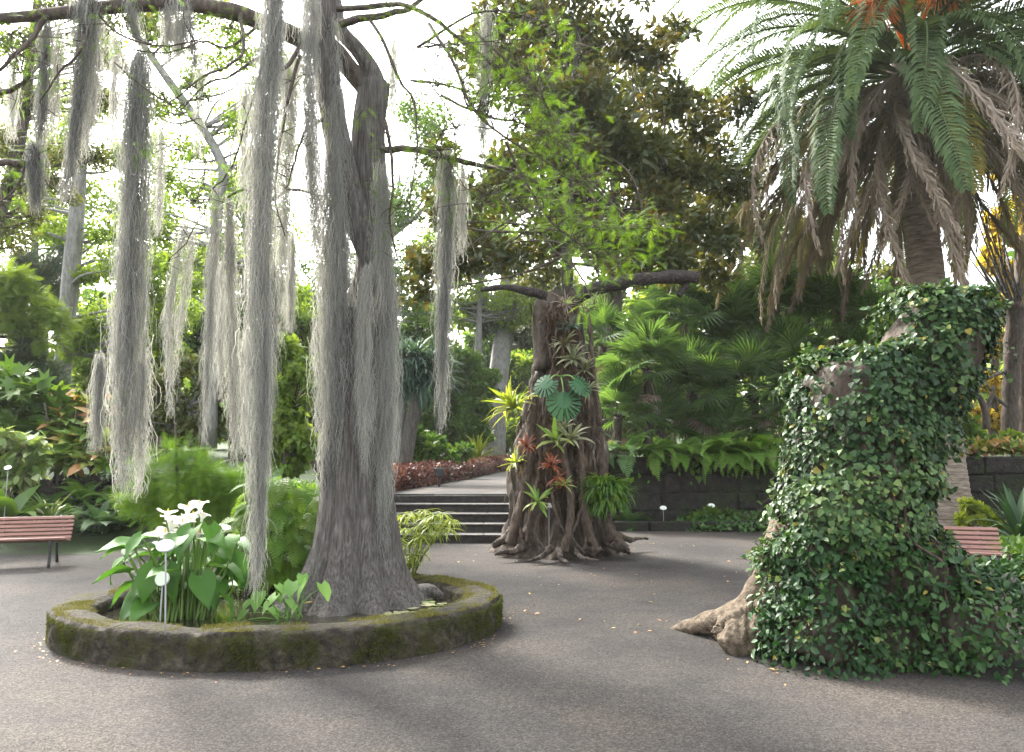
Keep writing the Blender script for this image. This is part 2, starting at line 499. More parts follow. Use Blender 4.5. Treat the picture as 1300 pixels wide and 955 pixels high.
def gravel_mat(name, dark, mid, light):
    m, t, n = nmat(name)
    tc = n('ShaderNodeTexCoord')
    v = n('ShaderNodeTexVoronoi')
    v.inputs['Scale'].default_value = 90
    t.links.new(tc.outputs['Object'], v.inputs['Vector'])
    nz = n('ShaderNodeTexNoise')
    nz.inputs['Scale'].default_value = 130; nz.inputs['Detail'].default_value = 4
    t.links.new(tc.outputs['Object'], nz.inputs['Vector'])
    big = n('ShaderNodeTexNoise')
    big.inputs['Scale'].default_value = .55; big.inputs['Detail'].default_value = 6; big.inputs['Roughness'].default_value = .62
    t.links.new(tc.outputs['Object'], big.inputs['Vector'])
    sep = n('ShaderNodeSeparateColor')
    t.links.new(v.outputs['Color'], sep.inputs[0])
    c1 = ramp(t, [dark, mid, light], sep.outputs[0])
    c2 = ramp(t, [(.62, .62, .64, .38), (.96, .95, .95, .49), (1.36, 1.27, 1.18, .62)], big.outputs[0])
    mu = n('ShaderNodeMixRGB', blend_type='MULTIPLY')
    mu.inputs[0].default_value = 1
    t.links.new(c1, mu.inputs[1]); t.links.new(c2, mu.inputs[2])
    p = n('ShaderNodeBsdfPrincipled')
    p.inputs['Roughness'].default_value = .9
    p.inputs['Specular IOR Level'].default_value = .2
    t.links.new(mu.outputs[0], p.inputs['Base Color'])
    ad = n('ShaderNodeMath', operation='ADD')
    t.links.new(v.outputs['Distance'], ad.inputs[0]); t.links.new(nz.outputs[0], ad.inputs[1])
    b = n('ShaderNodeBump')
    b.inputs['Strength'].default_value = .45; b.inputs['Distance'].default_value = .006
    b.invert = True
    t.links.new(ad.outputs[0], b.inputs['Height'])
    t.links.new(b.outputs[0], p.inputs['Normal'])
    o = n('ShaderNodeOutputMaterial')
    t.links.new(p.outputs[0], o.inputs[0])
    return m
M['gravel'] = gravel_mat('gravel', (.019, .0172, .0158), (.037, .0336, .0308), (.066, .060, .0548))
M['pathg'] = gravel_mat('path_grit', (.034, .032, .03), (.064, .06, .058), (.095, .09, .087))
def water_mat():
    m, t, n = nmat('dark_water')
    p = n('ShaderNodeBsdfPrincipled')
    p.inputs['Base Color'].default_value = (.022, .02, .014, 1)
    p.inputs['Roughness'].default_value = .06
    nz = n('ShaderNodeTexNoise'); nz.inputs['Scale'].default_value = 9
    b = n('ShaderNodeBump'); b.inputs['Strength'].default_value = .08; b.inputs['Distance'].default_value = .02
    t.links.new(nz.outputs[0], b.inputs['Height']); t.links.new(b.outputs[0], p.inputs['Normal'])
    o = n('ShaderNodeOutputMaterial'); t.links.new(p.outputs[0], o.inputs[0])
    return m
M['water'] = water_mat()

# ------------------------------------------------------------------ setting: ground, terraces, path
def grid(xs, ys, hf, keep=None):
    X, Y = np.meshgrid(xs, ys)
    V = np.c_[X.ravel(), Y.ravel(), hf(X.ravel(), Y.ravel())]
    nx, ny = len(xs), len(ys)
    i = np.arange(nx - 1)[None, :]; j = np.arange(ny - 1)[:, None] * nx
    Fq = np.stack([i + j, i + 1 + j, i + 1 + nx + j, i + nx + j], -1).reshape(-1, 4)
    if keep is not None:
        Fq = Fq[keep(V[Fq].mean(1))]
    return V, Fq
def sstep(a, b, x):
    t = np.clip((x - a) / (b - a), 0, 1)
    return t * t * (3 - 2 * t)
g = Geo()
xs = np.unique(np.r_[-600, -200, -80, -40, np.arange(-16, 16.01, .25), 40, 80, 200, 600])
ys = np.unique(np.r_[-300, -60, -20, np.arange(-4, 22, .25), 40, 80, 200, 900])
def gh(x, y):
    P = np.c_[x, y, 0 * x]
    a = (np.abs(x) < 15) & (y > -3) & (y < 20)
    return np.where(a, wob(P, .9, 5) * .010 + wob(P, 2.6, 6) * .005, 0)
g.add(*grid(xs, ys, gh))
setting('gravel_ground', g, M['gravel'])

Z_TOP = .735
def terr(x, y):
    bedL = sstep(13.3, 16.5, y) * .62 + sstep(16, 26, y) * .5
    left = np.where(x < -2.75, bedL, -2)
    mid = np.where(y > 15.95, Z_TOP, -2.)
    up = np.where(y > 17.85, Z_TOP + (1.42 - Z_TOP) * sstep(1.2, 2.6, x + .0 * y), -2)
    h = np.where(x < -2.75, bedL, np.where(x < 1.3, mid, up))
    far = sstep(24, 80, y) * 1.6
    return np.where(h > -1, h + far + wob(np.c_[x, y, 0 * x], .7, 9) * .03 * (np.abs(x) > 3), -.25)
g = Geo()
xs = np.unique(np.r_[-120, -60, np.arange(-30, 30.1, .5), np.arange(-3.25, 3, .25), 60, 120])
ys = np.unique(np.r_[np.arange(13, 19, .25), 15.93, 15.97, 17.83, 17.87, np.arange(19, 40, 1), 50, 70, 100, 160])
g.add(*grid(xs, ys, terr, keep=lambda c: (c[:, 2] > -.2)))
setting('planted_terrace', g, M['soil'])
def tz(x, y):
    return float(terr(np.array([float(x)]), np.array([float(y)]))[0])

# upper path beyond the stairs
g = Geo()
L = [(-2.45, 15.86), (-2.2, 17.5), (-1.75, 20), (-1.1, 24), (-.2, 30), (1.5, 38)]
Rr = [(1.0, 15.86), (1.25, 17.5), (1.7, 20), (2.4, 24), (3.6, 30), (6, 38)]
V = []
for a, b in zip(L, Rr):
    for s in np.linspace(0, 1, 7):
        x = a[0] * (1 - s) + b[0] * s; y = a[1]
        V.append([x, y, max(Z_TOP, tz(x, y)) + .02])
Q = [[r * 7 + c, r * 7 + c + 1, r * 7 + 8 + c, r * 7 + 7 + c] for r in range(5) for c in range(6)]
g.add(V, np.array(Q))
setting('upper_path', g, M['pathg'])

# ------------------------------------------------------------------ large structures: stairs, walls, pond wall
rs = np.random.RandomState(3)
st = thing('stone_stairs', 'wide flight of dark stone steps with pale worn treads right of the mossy trunk', 'stairs', (-.9, 14.45, 0))
lv = [0.0, .149, .298, .447, .596, .735]
for i in range(5):
    y0 = 14.45 + i * .34
    z1 = lv[i + 1]
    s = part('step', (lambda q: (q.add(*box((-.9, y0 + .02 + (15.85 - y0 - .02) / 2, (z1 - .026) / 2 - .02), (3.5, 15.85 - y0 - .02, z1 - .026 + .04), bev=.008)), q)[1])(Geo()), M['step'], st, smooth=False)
    x = -2.66
    q = Geo()
    while x < .8:
        l = min(rs.uniform(.9, 1.3), .86 - x)
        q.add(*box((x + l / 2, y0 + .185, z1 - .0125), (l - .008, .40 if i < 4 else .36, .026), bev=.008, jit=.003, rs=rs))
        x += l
    part('tread', q, M['tread'], s, smooth=False)

def stone_wall(root, x0, x1, y, z0, z1, rows, depth=.35, lmin=.5, lmax=1.0, alongy=False, proud=.03):
    q = Geo()
    if alongy:
        q.add(*box((y, (x0 + x1) / 2, (z0 + z1) / 2 - .02), (depth - .06, x1 - x0, z1 - z0 - .04)))
    else:
        q.add(*box(((x0 + x1) / 2, y, (z0 + z1) / 2 - .02), (x1 - x0, depth - .06, z1 - z0 - .04)))
    part('wall_core', q, M['stone'], root, smooth=False)
    h = (z1 - z0) / rows
    for r in range(rows):
        x = x0 + (rs.uniform(0, .3) if r % 2 else 0)
        while x < x1 - .1:
            l = min(rs.uniform(lmin, lmax), x1 - x)
            q = Geo()
            dd = depth + rs.uniform(-.03, .06)
            c = (x + l / 2, y, z0 + h * (r + .5)); s = (l - .022, dd, h - .02)
            if alongy:
                c = (c[1], c[0], c[2]); s = (s[1], s[0], s[2])
            q.add(*box(c, s, bev=.03, jit=.022, rs=rs), tint=rs.uniform(0, 1))
            part('stone', q, M['stone'], root, smooth=False)
            x += l
rw = thing('retaining_wall', 'dark mossy retaining wall of stone blocks below the ferns and fan palms', 'wall', (6, 17.65, 0))
stone_wall(rw, 1.1, 13.5, 17.68, -.05, 1.44, 4, lmin=.35, lmax=1.25)
stone_wall(rw, 14.5, 17.5, 1.05, -.05, .76, 3, alongy=True)
bedk = thing('bed_kerb', 'low dark stone kerb along the narrow bed at the foot of the retaining wall', 'kerb', (5.5, 16.6, 0))
x = 2.0
while x < 9.6:
    l = rs.uniform(.6, 1.1)
    q = Geo(); q.add(*box((x + l / 2, 16.65, .08), (l - .015, .22, .2), bev=.02, jit=.008, rs=rs))
    part('stone', q, M['stone'], bedk, smooth=False); x += l
g = Geo(); g.add(*box((5.8, 17.12, .04), (7.6, .72, .14), bev=.01)); setting('wall_bed_soil', g, M['soil'], smooth=False)
lw = thing('low_bed_wall', 'low dark rubble wall among the ferns behind the left bench', 'wall', (-9.5, 15.9, .3))
stone_wall(lw, -11.5, -6.6, 15.9, .2, 1.02, 3, depth=.3, lmin=.3, lmax=.6)

# pond wall: an oval mossy kerb
PC = np.array([-2.06, 7.79]); ro = math.radians(7.0); PA, PB = 1.955, 1.54; IA, IB = 1.61, 1.25
def ell(t, a, b):
    x, y = a * np.cos(t), b * np.sin(t)
    return np.c_[PC[0] + x * math.cos(.1) - y * math.sin(.1), PC[1] + x * math.sin(.1) + y * math.cos(.1)]
pw = thing('pond_wall', 'oval mossy stone kerb around the small pond under the moss hung tree', 'pond kerb', (PC[0], PC[1], 0))
N = 420
t = np.linspace(0, 2 * math.pi, N, endpoint=False)
prof = [(0.02, -.06), (.0, .0), (0.0, .05), (0.005, .10), (.0, .155), (.008, .205), (.03, .245), (.09, .266), (.3, .278), (.55, .28), (.8, .274), (.95, .255), (1., .22), (1., .12), (1., -.05)]
rings = []
for f, z in prof:
    a = PA + (IA - PA) * f; b = PB + (IB - PB) * f
    e = ell(t, a, b)
    rings.append(np.c_[e, np.full(N, z)])
V = np.array(rings)
m_ = V.reshape(-1, 3)
c3 = np.array([PC[0], PC[1], .1])
dirs = unit(m_ - c3)
amp = (wob(m_, 7, 21) * .022 + wob(m_, 19, 22) * .018 + wob(m_, 45, 23) * .012)
m_ = m_ + dirs * amp[:, None] + np.array([0, 0, 1]) * (wob(m_, 5, 24) * .012)[:, None]
k = len(prof)
i = np.arange(k - 1)[:, None] * N; j = np.arange(N)[None, :]
Q = np.stack([i + j, i + (j + 1) % N, i + N + (j + 1) % N, i + N + j], -1).reshape(-1, 4)
g = Geo(); g.add(m_, Q)
part('kerb', g, M['kerb'], pw)
# moss cushions on the kerb
g = Geo(); rs = np.random.RandomState(8)
n = 70000
tt = rs.uniform(0, 2 * math.pi, n); ff = rs.uniform(0, 1, n); side = rs.uniform(size=n) < .45
fr = np.where(side, 0., .08 + .88 * ff)
a = PA + (IA - PA) * fr; b = PB + (IB - PB) * fr
e = np.c_[a * np.cos(tt), b * np.sin(tt)]
e = np.c_[PC[0] + e[:, 0] * math.cos(.1) - e[:, 1] * math.sin(.1), PC[1] + e[:, 0] * math.sin(.1) + e[:, 1] * math.cos(.1)]
z = np.where(side, .01 + .24 * ff ** .8, .272)
P = np.c_[e, z]
mk_ = wob(P, 2.6, 31) + wob(P, 7, 32) * .6
ok = mk_ > np.where(side, -.15, -.25)
P = P[ok]; side = side[ok]
out = unit(np.c_[P[:, :2] - PC, np.zeros(len(P))])
D = np.where(side[:, None], out * .7 + np.array([0, 0, -.25]), np.array([0, 0, .7])) + rnd_dir(rs, len(P)) * .7
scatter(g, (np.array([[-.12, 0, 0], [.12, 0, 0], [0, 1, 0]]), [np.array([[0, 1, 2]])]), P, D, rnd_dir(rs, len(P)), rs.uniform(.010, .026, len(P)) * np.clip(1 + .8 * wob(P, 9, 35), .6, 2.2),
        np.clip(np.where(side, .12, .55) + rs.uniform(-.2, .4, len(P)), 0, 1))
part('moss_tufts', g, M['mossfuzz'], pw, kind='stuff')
g = Geo()
e = ell(t, IA + .03, IB + .03)
V = np.vstack([np.c_[e, np.full(N, .15)], [[PC[0], PC[1], .15]]])
g.add(V, np.stack([np.arange(N), (np.arange(N) + 1) % N, np.full(N, N)], -1))
setting('pond_water', g, M['water'])

# ------------------------------------------------------------------ the moss-hung cypress
rs = np.random.RandomState(11)
CYY = 8.15
cy = thing('swamp_cypress', 'great moss hung tree with a fluted flaring base standing in the oval pond', 'tree', (*at(447, 768, CYY)[:2], .1))
g = Geo()
base = at(447, 768, CYY)
# fluted lower trunk with a flare, built as one radial surface
nz_, nt_ = 70, 96
zz = np.linspace(0, 1, nz_) ** 1.25
zb = .08; ztop = at(452, 395, CYY)[2]
th = np.linspace(0, 2 * math.pi, nt_, endpoint=False)
V = []
for q in zz:
    z = zb + (ztop - zb) * q
    vv = np.interp(z, [at(450, v, CYY)[2] for v in (770, 740, 700, 650, 560, 450, 395)], [770, 740, 700, 650, 560, 450, 395])
    uc = np.interp(vv, [395, 450, 560, 650, 700, 740, 770], [457, 453, 452, 453, 452, 449, 447])
    r = np.interp(vv, [395, 450, 560, 650, 690, 715, 735, 752, 765, 772], [.27, .27, .30, .335, .375, .42, .47, .54, .63, .72])
    fl = np.interp(vv, [395, 600, 700, 745, 770], [.10, .12, .2, .34, .5])
    c = at(uc, vv, CYY)
    prof_ = np.abs(np.sin(4.5 * th + .5 * np.sin(2 * th + 1) + .25 * (1 - q))) ** .7 * .7 + .3 * np.abs(np.sin(10.5 * th + 1.2 * np.sin(3 * th)))
    rr = r * (1 + fl * (prof_ - .55)) * (1 + .05 * np.sin(2 * th + 1))
    V.append(np.c_[c[0] + rr * np.cos(th), c[1] + rr * np.sin(th), np.full(nt_, z)])
V = np.concatenate(V)
V += (wob(V * np.array([1, 1, .25]), 26, 41)[:, None] * .012) * np.c_[unit(V[:, :2] - base[:2]), np.zeros(len(V))]
i = np.arange(nz_ - 1)[:, None] * nt_; j = np.arange(nt_)[None, :]
g.add(V, np.stack([i + j, i + (j + 1) % nt_, i + nt_ + (j + 1) % nt_, i + nt_ + j], -1).reshape(-1, 4))
part('trunk', g, M['bark'], cy)
g = Geo()
g.add(*tube(path([(478, 415), (484, 380), (478, 345), (466, 312), (450, 265), (434, 205), (421, 135), (412, 60), (405, -10), (398, -90)], CYY - .12), [.20, .155, .135, .125, .125, .125, .12, .115, .11, .10], 60, 22, flute=8, famp=.16, rough=.08, rf=9, seed=2))
part('limb', g, M['bark'], cy, label='dark leaning limb of the mossy tree')
g = Geo()
g.add(*tube(path([(462, 430), (470, 380), (474, 320), (471, 240), (468, 170), (474, 105)], CYY + .1), [.25, .2, .165, .165, .16, .145], 50, 24, flute=9, famp=.2, rough=.1, rf=8, seed=3))
g.add(*tube(path([(475, 118), (474, 95), (455, 65), (432, 38), (425, 5), (410, -60)], CYY + .1), [.13, .095, .085, .08, .075, .07], 30, 14, flute=6, famp=.15, rough=.1, seed=4))
part('limb', g, M['bark'], cy, label='upright forked limb of the mossy tree')
g = Geo()
g.add(*tube(path([(473, 125, 8.25), (450, 95, 8.22), (425, 66, 8.1), (385, 50, 7.9), (330, 28, 7.7), (275, 10, 7.4), (200, 4, 7.2), (120, 12, 7.0), (40, 20, 6.9), (-60, 30, 6.9)]), [.10, .10, .10, .095, .088, .075, .07, .062, .055, .05], 80, 16, flute=7, famp=.12, rough=.15, rf=6, seed=5))
part('limb', g, M['bark_dark'], cy, label='long horizontal limb reaching left from the mossy tree')

SPR = feather(13, .30, .021, .42, .4, 'oval', lift=.06, rw=.007)
SPR2 = feather(10, .3, .06, .45, .6, 'oval')
cyleaf = Geo(); tw = Geo()
def twig(pts, r0, r1, n=16, k=6, gnarl=.03, seed=0):
    P, R = smooth_path(path(pts), np.linspace(r0, r1, len(pts)), n)
    r_ = np.random.RandomState(seed)
    J = np.cumsum(r_.normal(size=P.shape), 0) * gnarl * .25
    J -= np.linspace(0, 1, n)[:, None] * J[-1]
    P = P + J
    tw.add(*tube(P, R, k=k, raw=True))
    return P
def sprays(P, n, size, spread, r_, sag=-.15, tint0=.5, tpl=SPR):
    i = r_.randint(0, len(P), n)
    p = P[i] + r_.normal(size=(n, 3)) * spread * np.array([1, 1, .75])
    for q in range(0, n, 4):
        a, b = P[i[q]], p[q]
        if np.linalg.norm(b - a) > .05:
            tw.add(*tube([a, (a + b) / 2 + r_.normal(size=3) * .02 + np.array([0, 0, .02]), b], [.005, .004, .002], 5, 4, cap=False))
    D = rnd_dir(r_, n) * np.array([1, 1, .45]) + np.array([0, -.1, sag])
    Nn = np.array([0, -.25, .9]) + rnd_dir(r_, n) * .45
    scatter(cyleaf, tpl, p, D, Nn, size * r_.uniform(.6, 1.3, n), np.clip(tint0 + r_.uniform(-.45, .45, n), 0, 1))
# right-hand thin branches and their green sprays
B = []
B.append((twig([(484, 190, 8.0), (520, 186, 7.8), (560, 194, 7.6), (605, 207, 7.5), (650, 214, 7.4), (700, 240, 7.3)], .042, .012, seed=1), 30, .1))
B.append((twig([(430, 10, 8.0), (480, 7, 7.7), (520, 10, 7.5), (560, 30, 7.3), (600, 60, 7.2), (640, 100, 7.1)], .035, .008, seed=2), 40, .12))
B.append((twig([(432, 30, 8.0), (470, 22, 7.8), (510, 12, 7.8), (545, -8, 7.8)], .045, .02, seed=3), 8, .1))
B.append((twig([(470, 25, 7.8), (490, 55, 7.6), (505, 95, 7.5), (525, 130, 7.4), (530, 180, 7.3), (520, 260, 7.3)], .02, .006, seed=4), 24, .1))
B.append((twig([(488, 155, 8.0), (497, 190, 7.9), (503, 235, 7.8), (498, 280, 7.8), (505, 330, 7.8)], .02, .007, seed=5), 20, .1))
B.append((twig([(545, 30, 7.3), (580, 90, 7.1), (600, 140, 7.0), (640, 180, 6.9), (700, 215, 6.8), (750, 240, 6.8)], .018, .004, seed=6), 60, .16))
B.append((twig([(600, 40, 7.2), (650, 90, 7.0), (690, 140, 6.9), (720, 190, 6.8), (745, 230, 6.8)], .016, .004, seed=7), 60, .16))
B.append((twig([(620, 208, 7.4), (680, 240, 7.2), (730, 285, 7.1), (790, 290, 7.0), (835, 290, 7.0)], .015, .004, seed=8), 90, .10))
B.append((twig([(560, 120, 7.2), (620, 150, 7.1), (670, 160, 7.0), (700, 175, 7.0)], .014, .004, seed=9), 70, .16))
B.append((twig([(520, 100, 7.6), (560, 105, 7.4), (600, 118, 7.3), (660, 130, 7.2)], .014, .004, seed=10), 60, .15))
B.append((twig([(640, 180, 7.0), (690, 265, 6.9), (720, 300, 6.9), (760, 325, 6.9), (800, 330, 6.9)], .013, .004, seed=11), 60, .12))
B.append((twig([(690, 300, 6.9), (730, 345, 6.9), (750, 375, 6.9), (760, 395, 6.9)], .01, .003, seed=12), 18, .06))
B.append((twig([(530, 60, 7.4), (600, 20, 7.2), (680, 20, 7.0), (740, 70, 6.9)], .014, .004, seed=13), 34, .14))
r_ = np.random.RandomState(77)
for P, n, sp in B:
    sprays(P[3:], int(n * 4.8), .125, sp * 1.1, r_, tint0=.62)
# left-hand twigs
LB = []
LB.append(twig([(385, 52, 7.8), (360, 90, 7.5), (330, 75, 7.3), (300, 95, 7.1), (262, 108, 7.0), (230, 140, 6.9)], .025, .006, seed=21))
LB.append(twig([(305, 20, 7.5), (310, 60, 7.2), (290, 85, 7.0), (255, 100, 6.9), (215, 130, 6.8)], .02, .006, seed=22))
LB.append(twig([(145, 78, 7.0), (180, 108, 6.8), (215, 130, 6.7), (240, 150, 6.7), (262, 165, 6.7)], .010, .003, seed=23))
LB.append(twig([(120, 12, 7.0), (110, 45, 6.9), (95, 70, 6.8), (70, 95, 6.8), (50, 130, 6.8)], .02, .006, seed=24))
LB.append(twig([(-40, 120, 7.2), (10, 110, 7.1), (45, 88, 7.0), (60, 70, 6.9)], .03, .012, seed=25))
LB.append(twig([(-40, 205, 7.0), (0, 205, 6.9), (30, 208, 6.8), (44, 205, 6.8), (43, 185, 6.8)], .035, .028, seed=26))
LB.append(twig([(30, 210, 6.8), (22, 235, 6.7), (5, 255, 6.7), (-15, 270, 6.7)], .015, .005, seed=27))
LB.append(twig([(380, 70, 7.7), (365, 130, 7.6), (355, 190, 7.5), (350, 250, 7.5), (362, 300, 7.5)], .02, .005, seed=28))
LB.append(twig([(415, 150, 8.0), (390, 170, 7.8), (375, 205, 7.6), (362, 240, 7.6)], .02, .006, seed=29))
LB.append(twig([(330, 30, 7.6), (290, 60, 7.4), (260, 55, 7.2), (215, 70, 7.0), (160, 62, 6.9)], .016, .005, seed=30))
LB.append(twig([(290, 250, 8.2), (310, 240, 8.0), (340, 255, 7.9), (370, 240, 7.9), (415, 250, 8.0)], .016, .014, seed=31))
LB.append(twig([(270, 240, 8.2), (290, 215, 8.2), (310, 150, 8.0), (330, 90, 7.8), (345, 45, 7.8)], .008, .014, seed=32))
LB.append(twig([(215, 330, 8.6), (240, 300, 8.6), (262, 262, 8.5), (275, 238, 8.4)], .006, .01, seed=33))
LB.append(twig([(60, 18, 6.9), (30, 60, 6.8), (0, 90, 6.8), (-30, 110, 6.8)], .025, .01, seed=34))
LB.append(twig([(125, 15, 7.0), (150, 40, 6.9), (190, 55, 6.9), (250, 48, 6.9), (275, 30, 6.9)], .012, .004, seed=35))
for P in LB:
    sprays(P, 46, .12, .12, r_, tint0=.6)
for (u, v, Y, n, s) in [(20, 40, 7, 60, .28), (150, 30, 7, 40, .22), (205, 120, 6.8, 26, .09), (185, 192, 6.7, 10, .05), (225, 190, 6.7, 26, .14), (265, 130, 7, 50, .2), (260, 220, 7, 40, .2), (250, 255, 7, 50, .15), (320, 160, 7.4, 40, .2), (300, 40, 7.4, 30, .15), (30, 90, 7, 60, .25), (560, 60, 7.3, 60, .3), (470, 235, 7.6, 8, .05), (455, 150, 7.6, 8, .05), (640, 60, 7, 40, .3), (560, 170, 7.2, 90, .3), (620, 250, 7.2, 80, .28), (690, 110, 7, 50, .25), (540, 290, 7.6, 30, .2)]:
    sprays(np.array([at(u, v, Y), at(u, v, Y) + s * .5 * rnd_dir(r_, 1)[0], at(u, v, Y) + s * .5 * rnd_dir(r_, 1)[0]]), int(n * 1.8), .11, s * .8, r_, tint0=.6)
part('branches', tw, M['bark_dark'], cy)
part('foliage', cyleaf, M['cyp_leaf'], cy, kind='stuff')
# knobbly cypress knee at the right of the base
g = Geo(); g.add(*tube(path([(505, 772), (525, 757), (548, 752), (562, 757)], 8.3), [.12, .09, .07, .03], 14, 10, rough=.3, rf=14, seed=8))
part('root', g, M['bark'], cy)

# ------------------------------------------------------------------ hanging moss
def moss(label, axis, wid, n, Y=None, dens_top=.25, seed=0, tip=.5, tint=.45, curl=1., flen=(.10, .42), peak=True, fuzz=.18, group='columns of hanging moss'):
    """axis: picture points from top to bottom; wid: half-widths in metres at those points"""
    r_ = np.random.RandomState(seed)
    A, W = smooth_path(path(axis, Y), np.array(wid) * np.linspace(1.15, .62, len(wid)), 60)
    n = int(n * 1.42)
    seg = np.r_[0, np.cumsum(np.linalg.norm(np.diff(A, axis=0), axis=1))]
    Ltot = seg[-1]
    s0 = r_.uniform(0, 1, n) ** 1.22 * .97 * Ltot
    ln = r_.uniform(flen[0], flen[1], n) * (1 + .3 * (r_.uniform(size=n) < .2))
    ln = np.minimum(ln, Ltot * 1.0 - s0 + .08 * r_.uniform(size=n) ** 2)
    ln = np.maximum(ln, .05)
    nl = 34
    la = r_.uniform(0, 2 * math.pi, nl); lr = np.sqrt(r_.uniform(0, 1, nl)); le = r_.uniform(.70, 1.02, nl) * Ltot; ls = r_.uniform(-.08, .07, nl) * Ltot; lt = r_.uniform(-.22, .22, nl); lx = r_.normal(size=nl) * 1.6
    lk = r_.randint(0, nl, n)
    ok_ = (s0 < le[lk]) & (s0 > ls[lk]); s0 = s0[ok_]; lk = lk[ok_]; n = len(s0)
    ln = np.maximum(np.minimum(ln[ok_], le[lk] * 1.02 - s0 + .10 * r_.uniform(size=n) ** 2), .04)
    K = 7
    tt = np.linspace(0, 1, K)
    S = np.clip(s0[:, None] + ln[:, None] * tt[None], 0, Ltot * 1.05)
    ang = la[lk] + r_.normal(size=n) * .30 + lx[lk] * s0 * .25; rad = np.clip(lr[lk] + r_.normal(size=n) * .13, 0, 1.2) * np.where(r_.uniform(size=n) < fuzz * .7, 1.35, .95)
    C = np.stack([np.interp(S, seg, A[:, q]) for q in range(3)], -1)
    over = np.maximum(0, S - Ltot); C[..., 2] -= over
    Wd = np.interp(S, seg, W)
    clump = 1 + .35 * wob(np.c_[np.cos(ang) * 2, np.sin(ang) * 2, s0 * 1.5], 1.4, seed + 5)
    R = Wd * (rad * np.clip(clump, .5, 1.5))[:, None]
    P = C + np.stack([np.cos(ang)[:, None] * R, np.sin(ang)[:, None] * R, np.zeros_like(R)], -1)
    wv = np.cumsum(r_.normal(size=(n, K, 3)) * np.array([.0140, .0140, .011]) * curl, 1)
    P = P + wv
    hw = .0021 * (1 - .6 * tt)[None, :, None] * r_.uniform(.7, 1.3, (n, 1, 1))
    sdv = rnd_dir(r_, n) * np.array([1, .6, .2]); sdv = unit(sdv)[:, None, :]
    V = np.stack([P - sdv * hw, P + sdv * hw], 2).reshape(-1, 3)
    b = (np.arange(n) * K * 2)[:, None] + (np.arange(K - 1) * 2)[None]
    Q = np.stack([b, b + 1, b + 3, b + 2], -1).reshape(-1, 4)
    tn = np.clip(tint + lt[lk] + r_.uniform(-.22, .22, n) + .6 * (rad - .62), 0, 1)  # strands darker in the core, paler outside: backlit look put into the tint
    g = Geo(); g.add(V, Q, np.repeat(tn, K * 2))
    return single('hanging_moss', label, 'hanging moss', g, M['moss'], A[0], group)
moss('long thick grey moss column with a pointed top, second from the left edge', [(181, 62), (180, 85), (175, 160), (172, 260), (165, 400), (160, 520), (157, 625)], [.02, .10, .125, .13, .145, .15, .06], 5200, Y=7.0, seed=1, tint=.4)
moss('pale ragged tail of moss hanging beside the thick pointed column', [(183, 440), (180, 520), (178, 600), (172, 628)], [.04, .05, .05, .02], 450, Y=7.05, seed=2, tint=.8)
moss('longest grey moss strand, from the top edge down to the pond', [(350, -30), (346, 60), (338, 160), (331, 300), (329, 430), (330, 560), (327, 680), (324, 758)], [.075, .095, .10, .115, .11, .09, .075, .03], 5600, Y=6.9, seed=3, tint=.5)
moss('pale moss strand draped in front of the dark leaning limb', [(395, -30), (394, 60), (394, 160), (397, 250), (402, 330)], [.07, .08, .075, .085, .05], 2300, Y=7.75, seed=4, tint=.7)
moss('thin moss strand hanging from a twig left of the paired strands', [(275, 232), (273, 290), (268, 380), (263, 480), (260, 565)], [.02, .055, .055, .04, .015], 900, Y=8.3, seed=5, tint=.55)
moss('ragged moss strand with a forked lower end left of the longest strand', [(290, 245), (292, 310), (294, 420), (297, 520), (300, 590)], [.02, .05, .07, .075, .04], 1200, Y=8.3, seed=6, tint=.65)
moss('broad moss bundle hanging from the limb at the upper left', [(110, -30), (108, 30), (104, 80), (97, 150), (90, 215), (83, 255)], [.10, .10, .08, .055, .04, .015], 1900, Y=6.95, seed=7, tint=.42)
moss('pale wispy moss beside the broad upper left bundle', [(124, -20), (122, 60), (117, 130), (110, 200)], [.05, .07, .06, .02], 700, Y=7.0, seed=8, tint=.8)
moss('slim grey moss strand nearest the upper left corner', [(60, 8), (58, 50), (56, 100), (52, 160), (48, 215)], [.02, .045, .035, .035, .02], 800, Y=6.95, seed=9, tint=.45)
moss('short slim moss strand hanging low before the orange tinged rosettes', [(127, 445), (126, 490), (124, 530), (122, 572)], [.015, .045, .055, .04], 700, Y=8.6, seed=10, tint=.6)
moss('wispy moss strand with a dark twiggy tip, over the left shrubs', [(240, 270), (225, 330), (214, 400), (215, 460), (217, 530)], [.015, .04, .04, .04, .03], 520, Y=8.8, seed=11, tint=.7)
moss('slanting wisp of pale moss beside the dark tipped strand', [(247, 285), (238, 350), (228, 420), (222, 480)], [.01, .03, .03, .02], 300, Y=8.8, seed=12, tint=.75)
moss('moss strand tapering to a thin thread, alone on the right hand branch', [(569, 190), (568, 230), (566, 310), (563, 400), (561, 470), (560, 540)], [.055, .075, .07, .055, .03, .012], 2200, Y=7.62, seed=13, tint=.5)
moss('thin wisp of moss high above the right hand branch', [(619, 5), (617, 60), (613, 130), (611, 210)], [.02, .045, .035, .02], 600, Y=7.2, seed=14, tint=.55)
moss('dark tuft of moss on the broken branch at the left edge', [(44, 178), (44, 210), (45, 240), (46, 268)], [.045, .06, .04, .01], 450, Y=6.8, seed=15, tint=.25)
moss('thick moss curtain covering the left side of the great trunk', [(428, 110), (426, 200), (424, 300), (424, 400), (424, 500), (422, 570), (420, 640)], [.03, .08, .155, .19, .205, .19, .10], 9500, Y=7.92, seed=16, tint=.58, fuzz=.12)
moss('moss curtain down the right side of the great trunk', [(484, 205), (484, 300), (488, 390), (490, 480), (489, 560), (487, 640), (490, 700)], [.06, .07, .095, .11, .10, .075, .03], 3600, Y=7.85, seed=17, tint=.68)
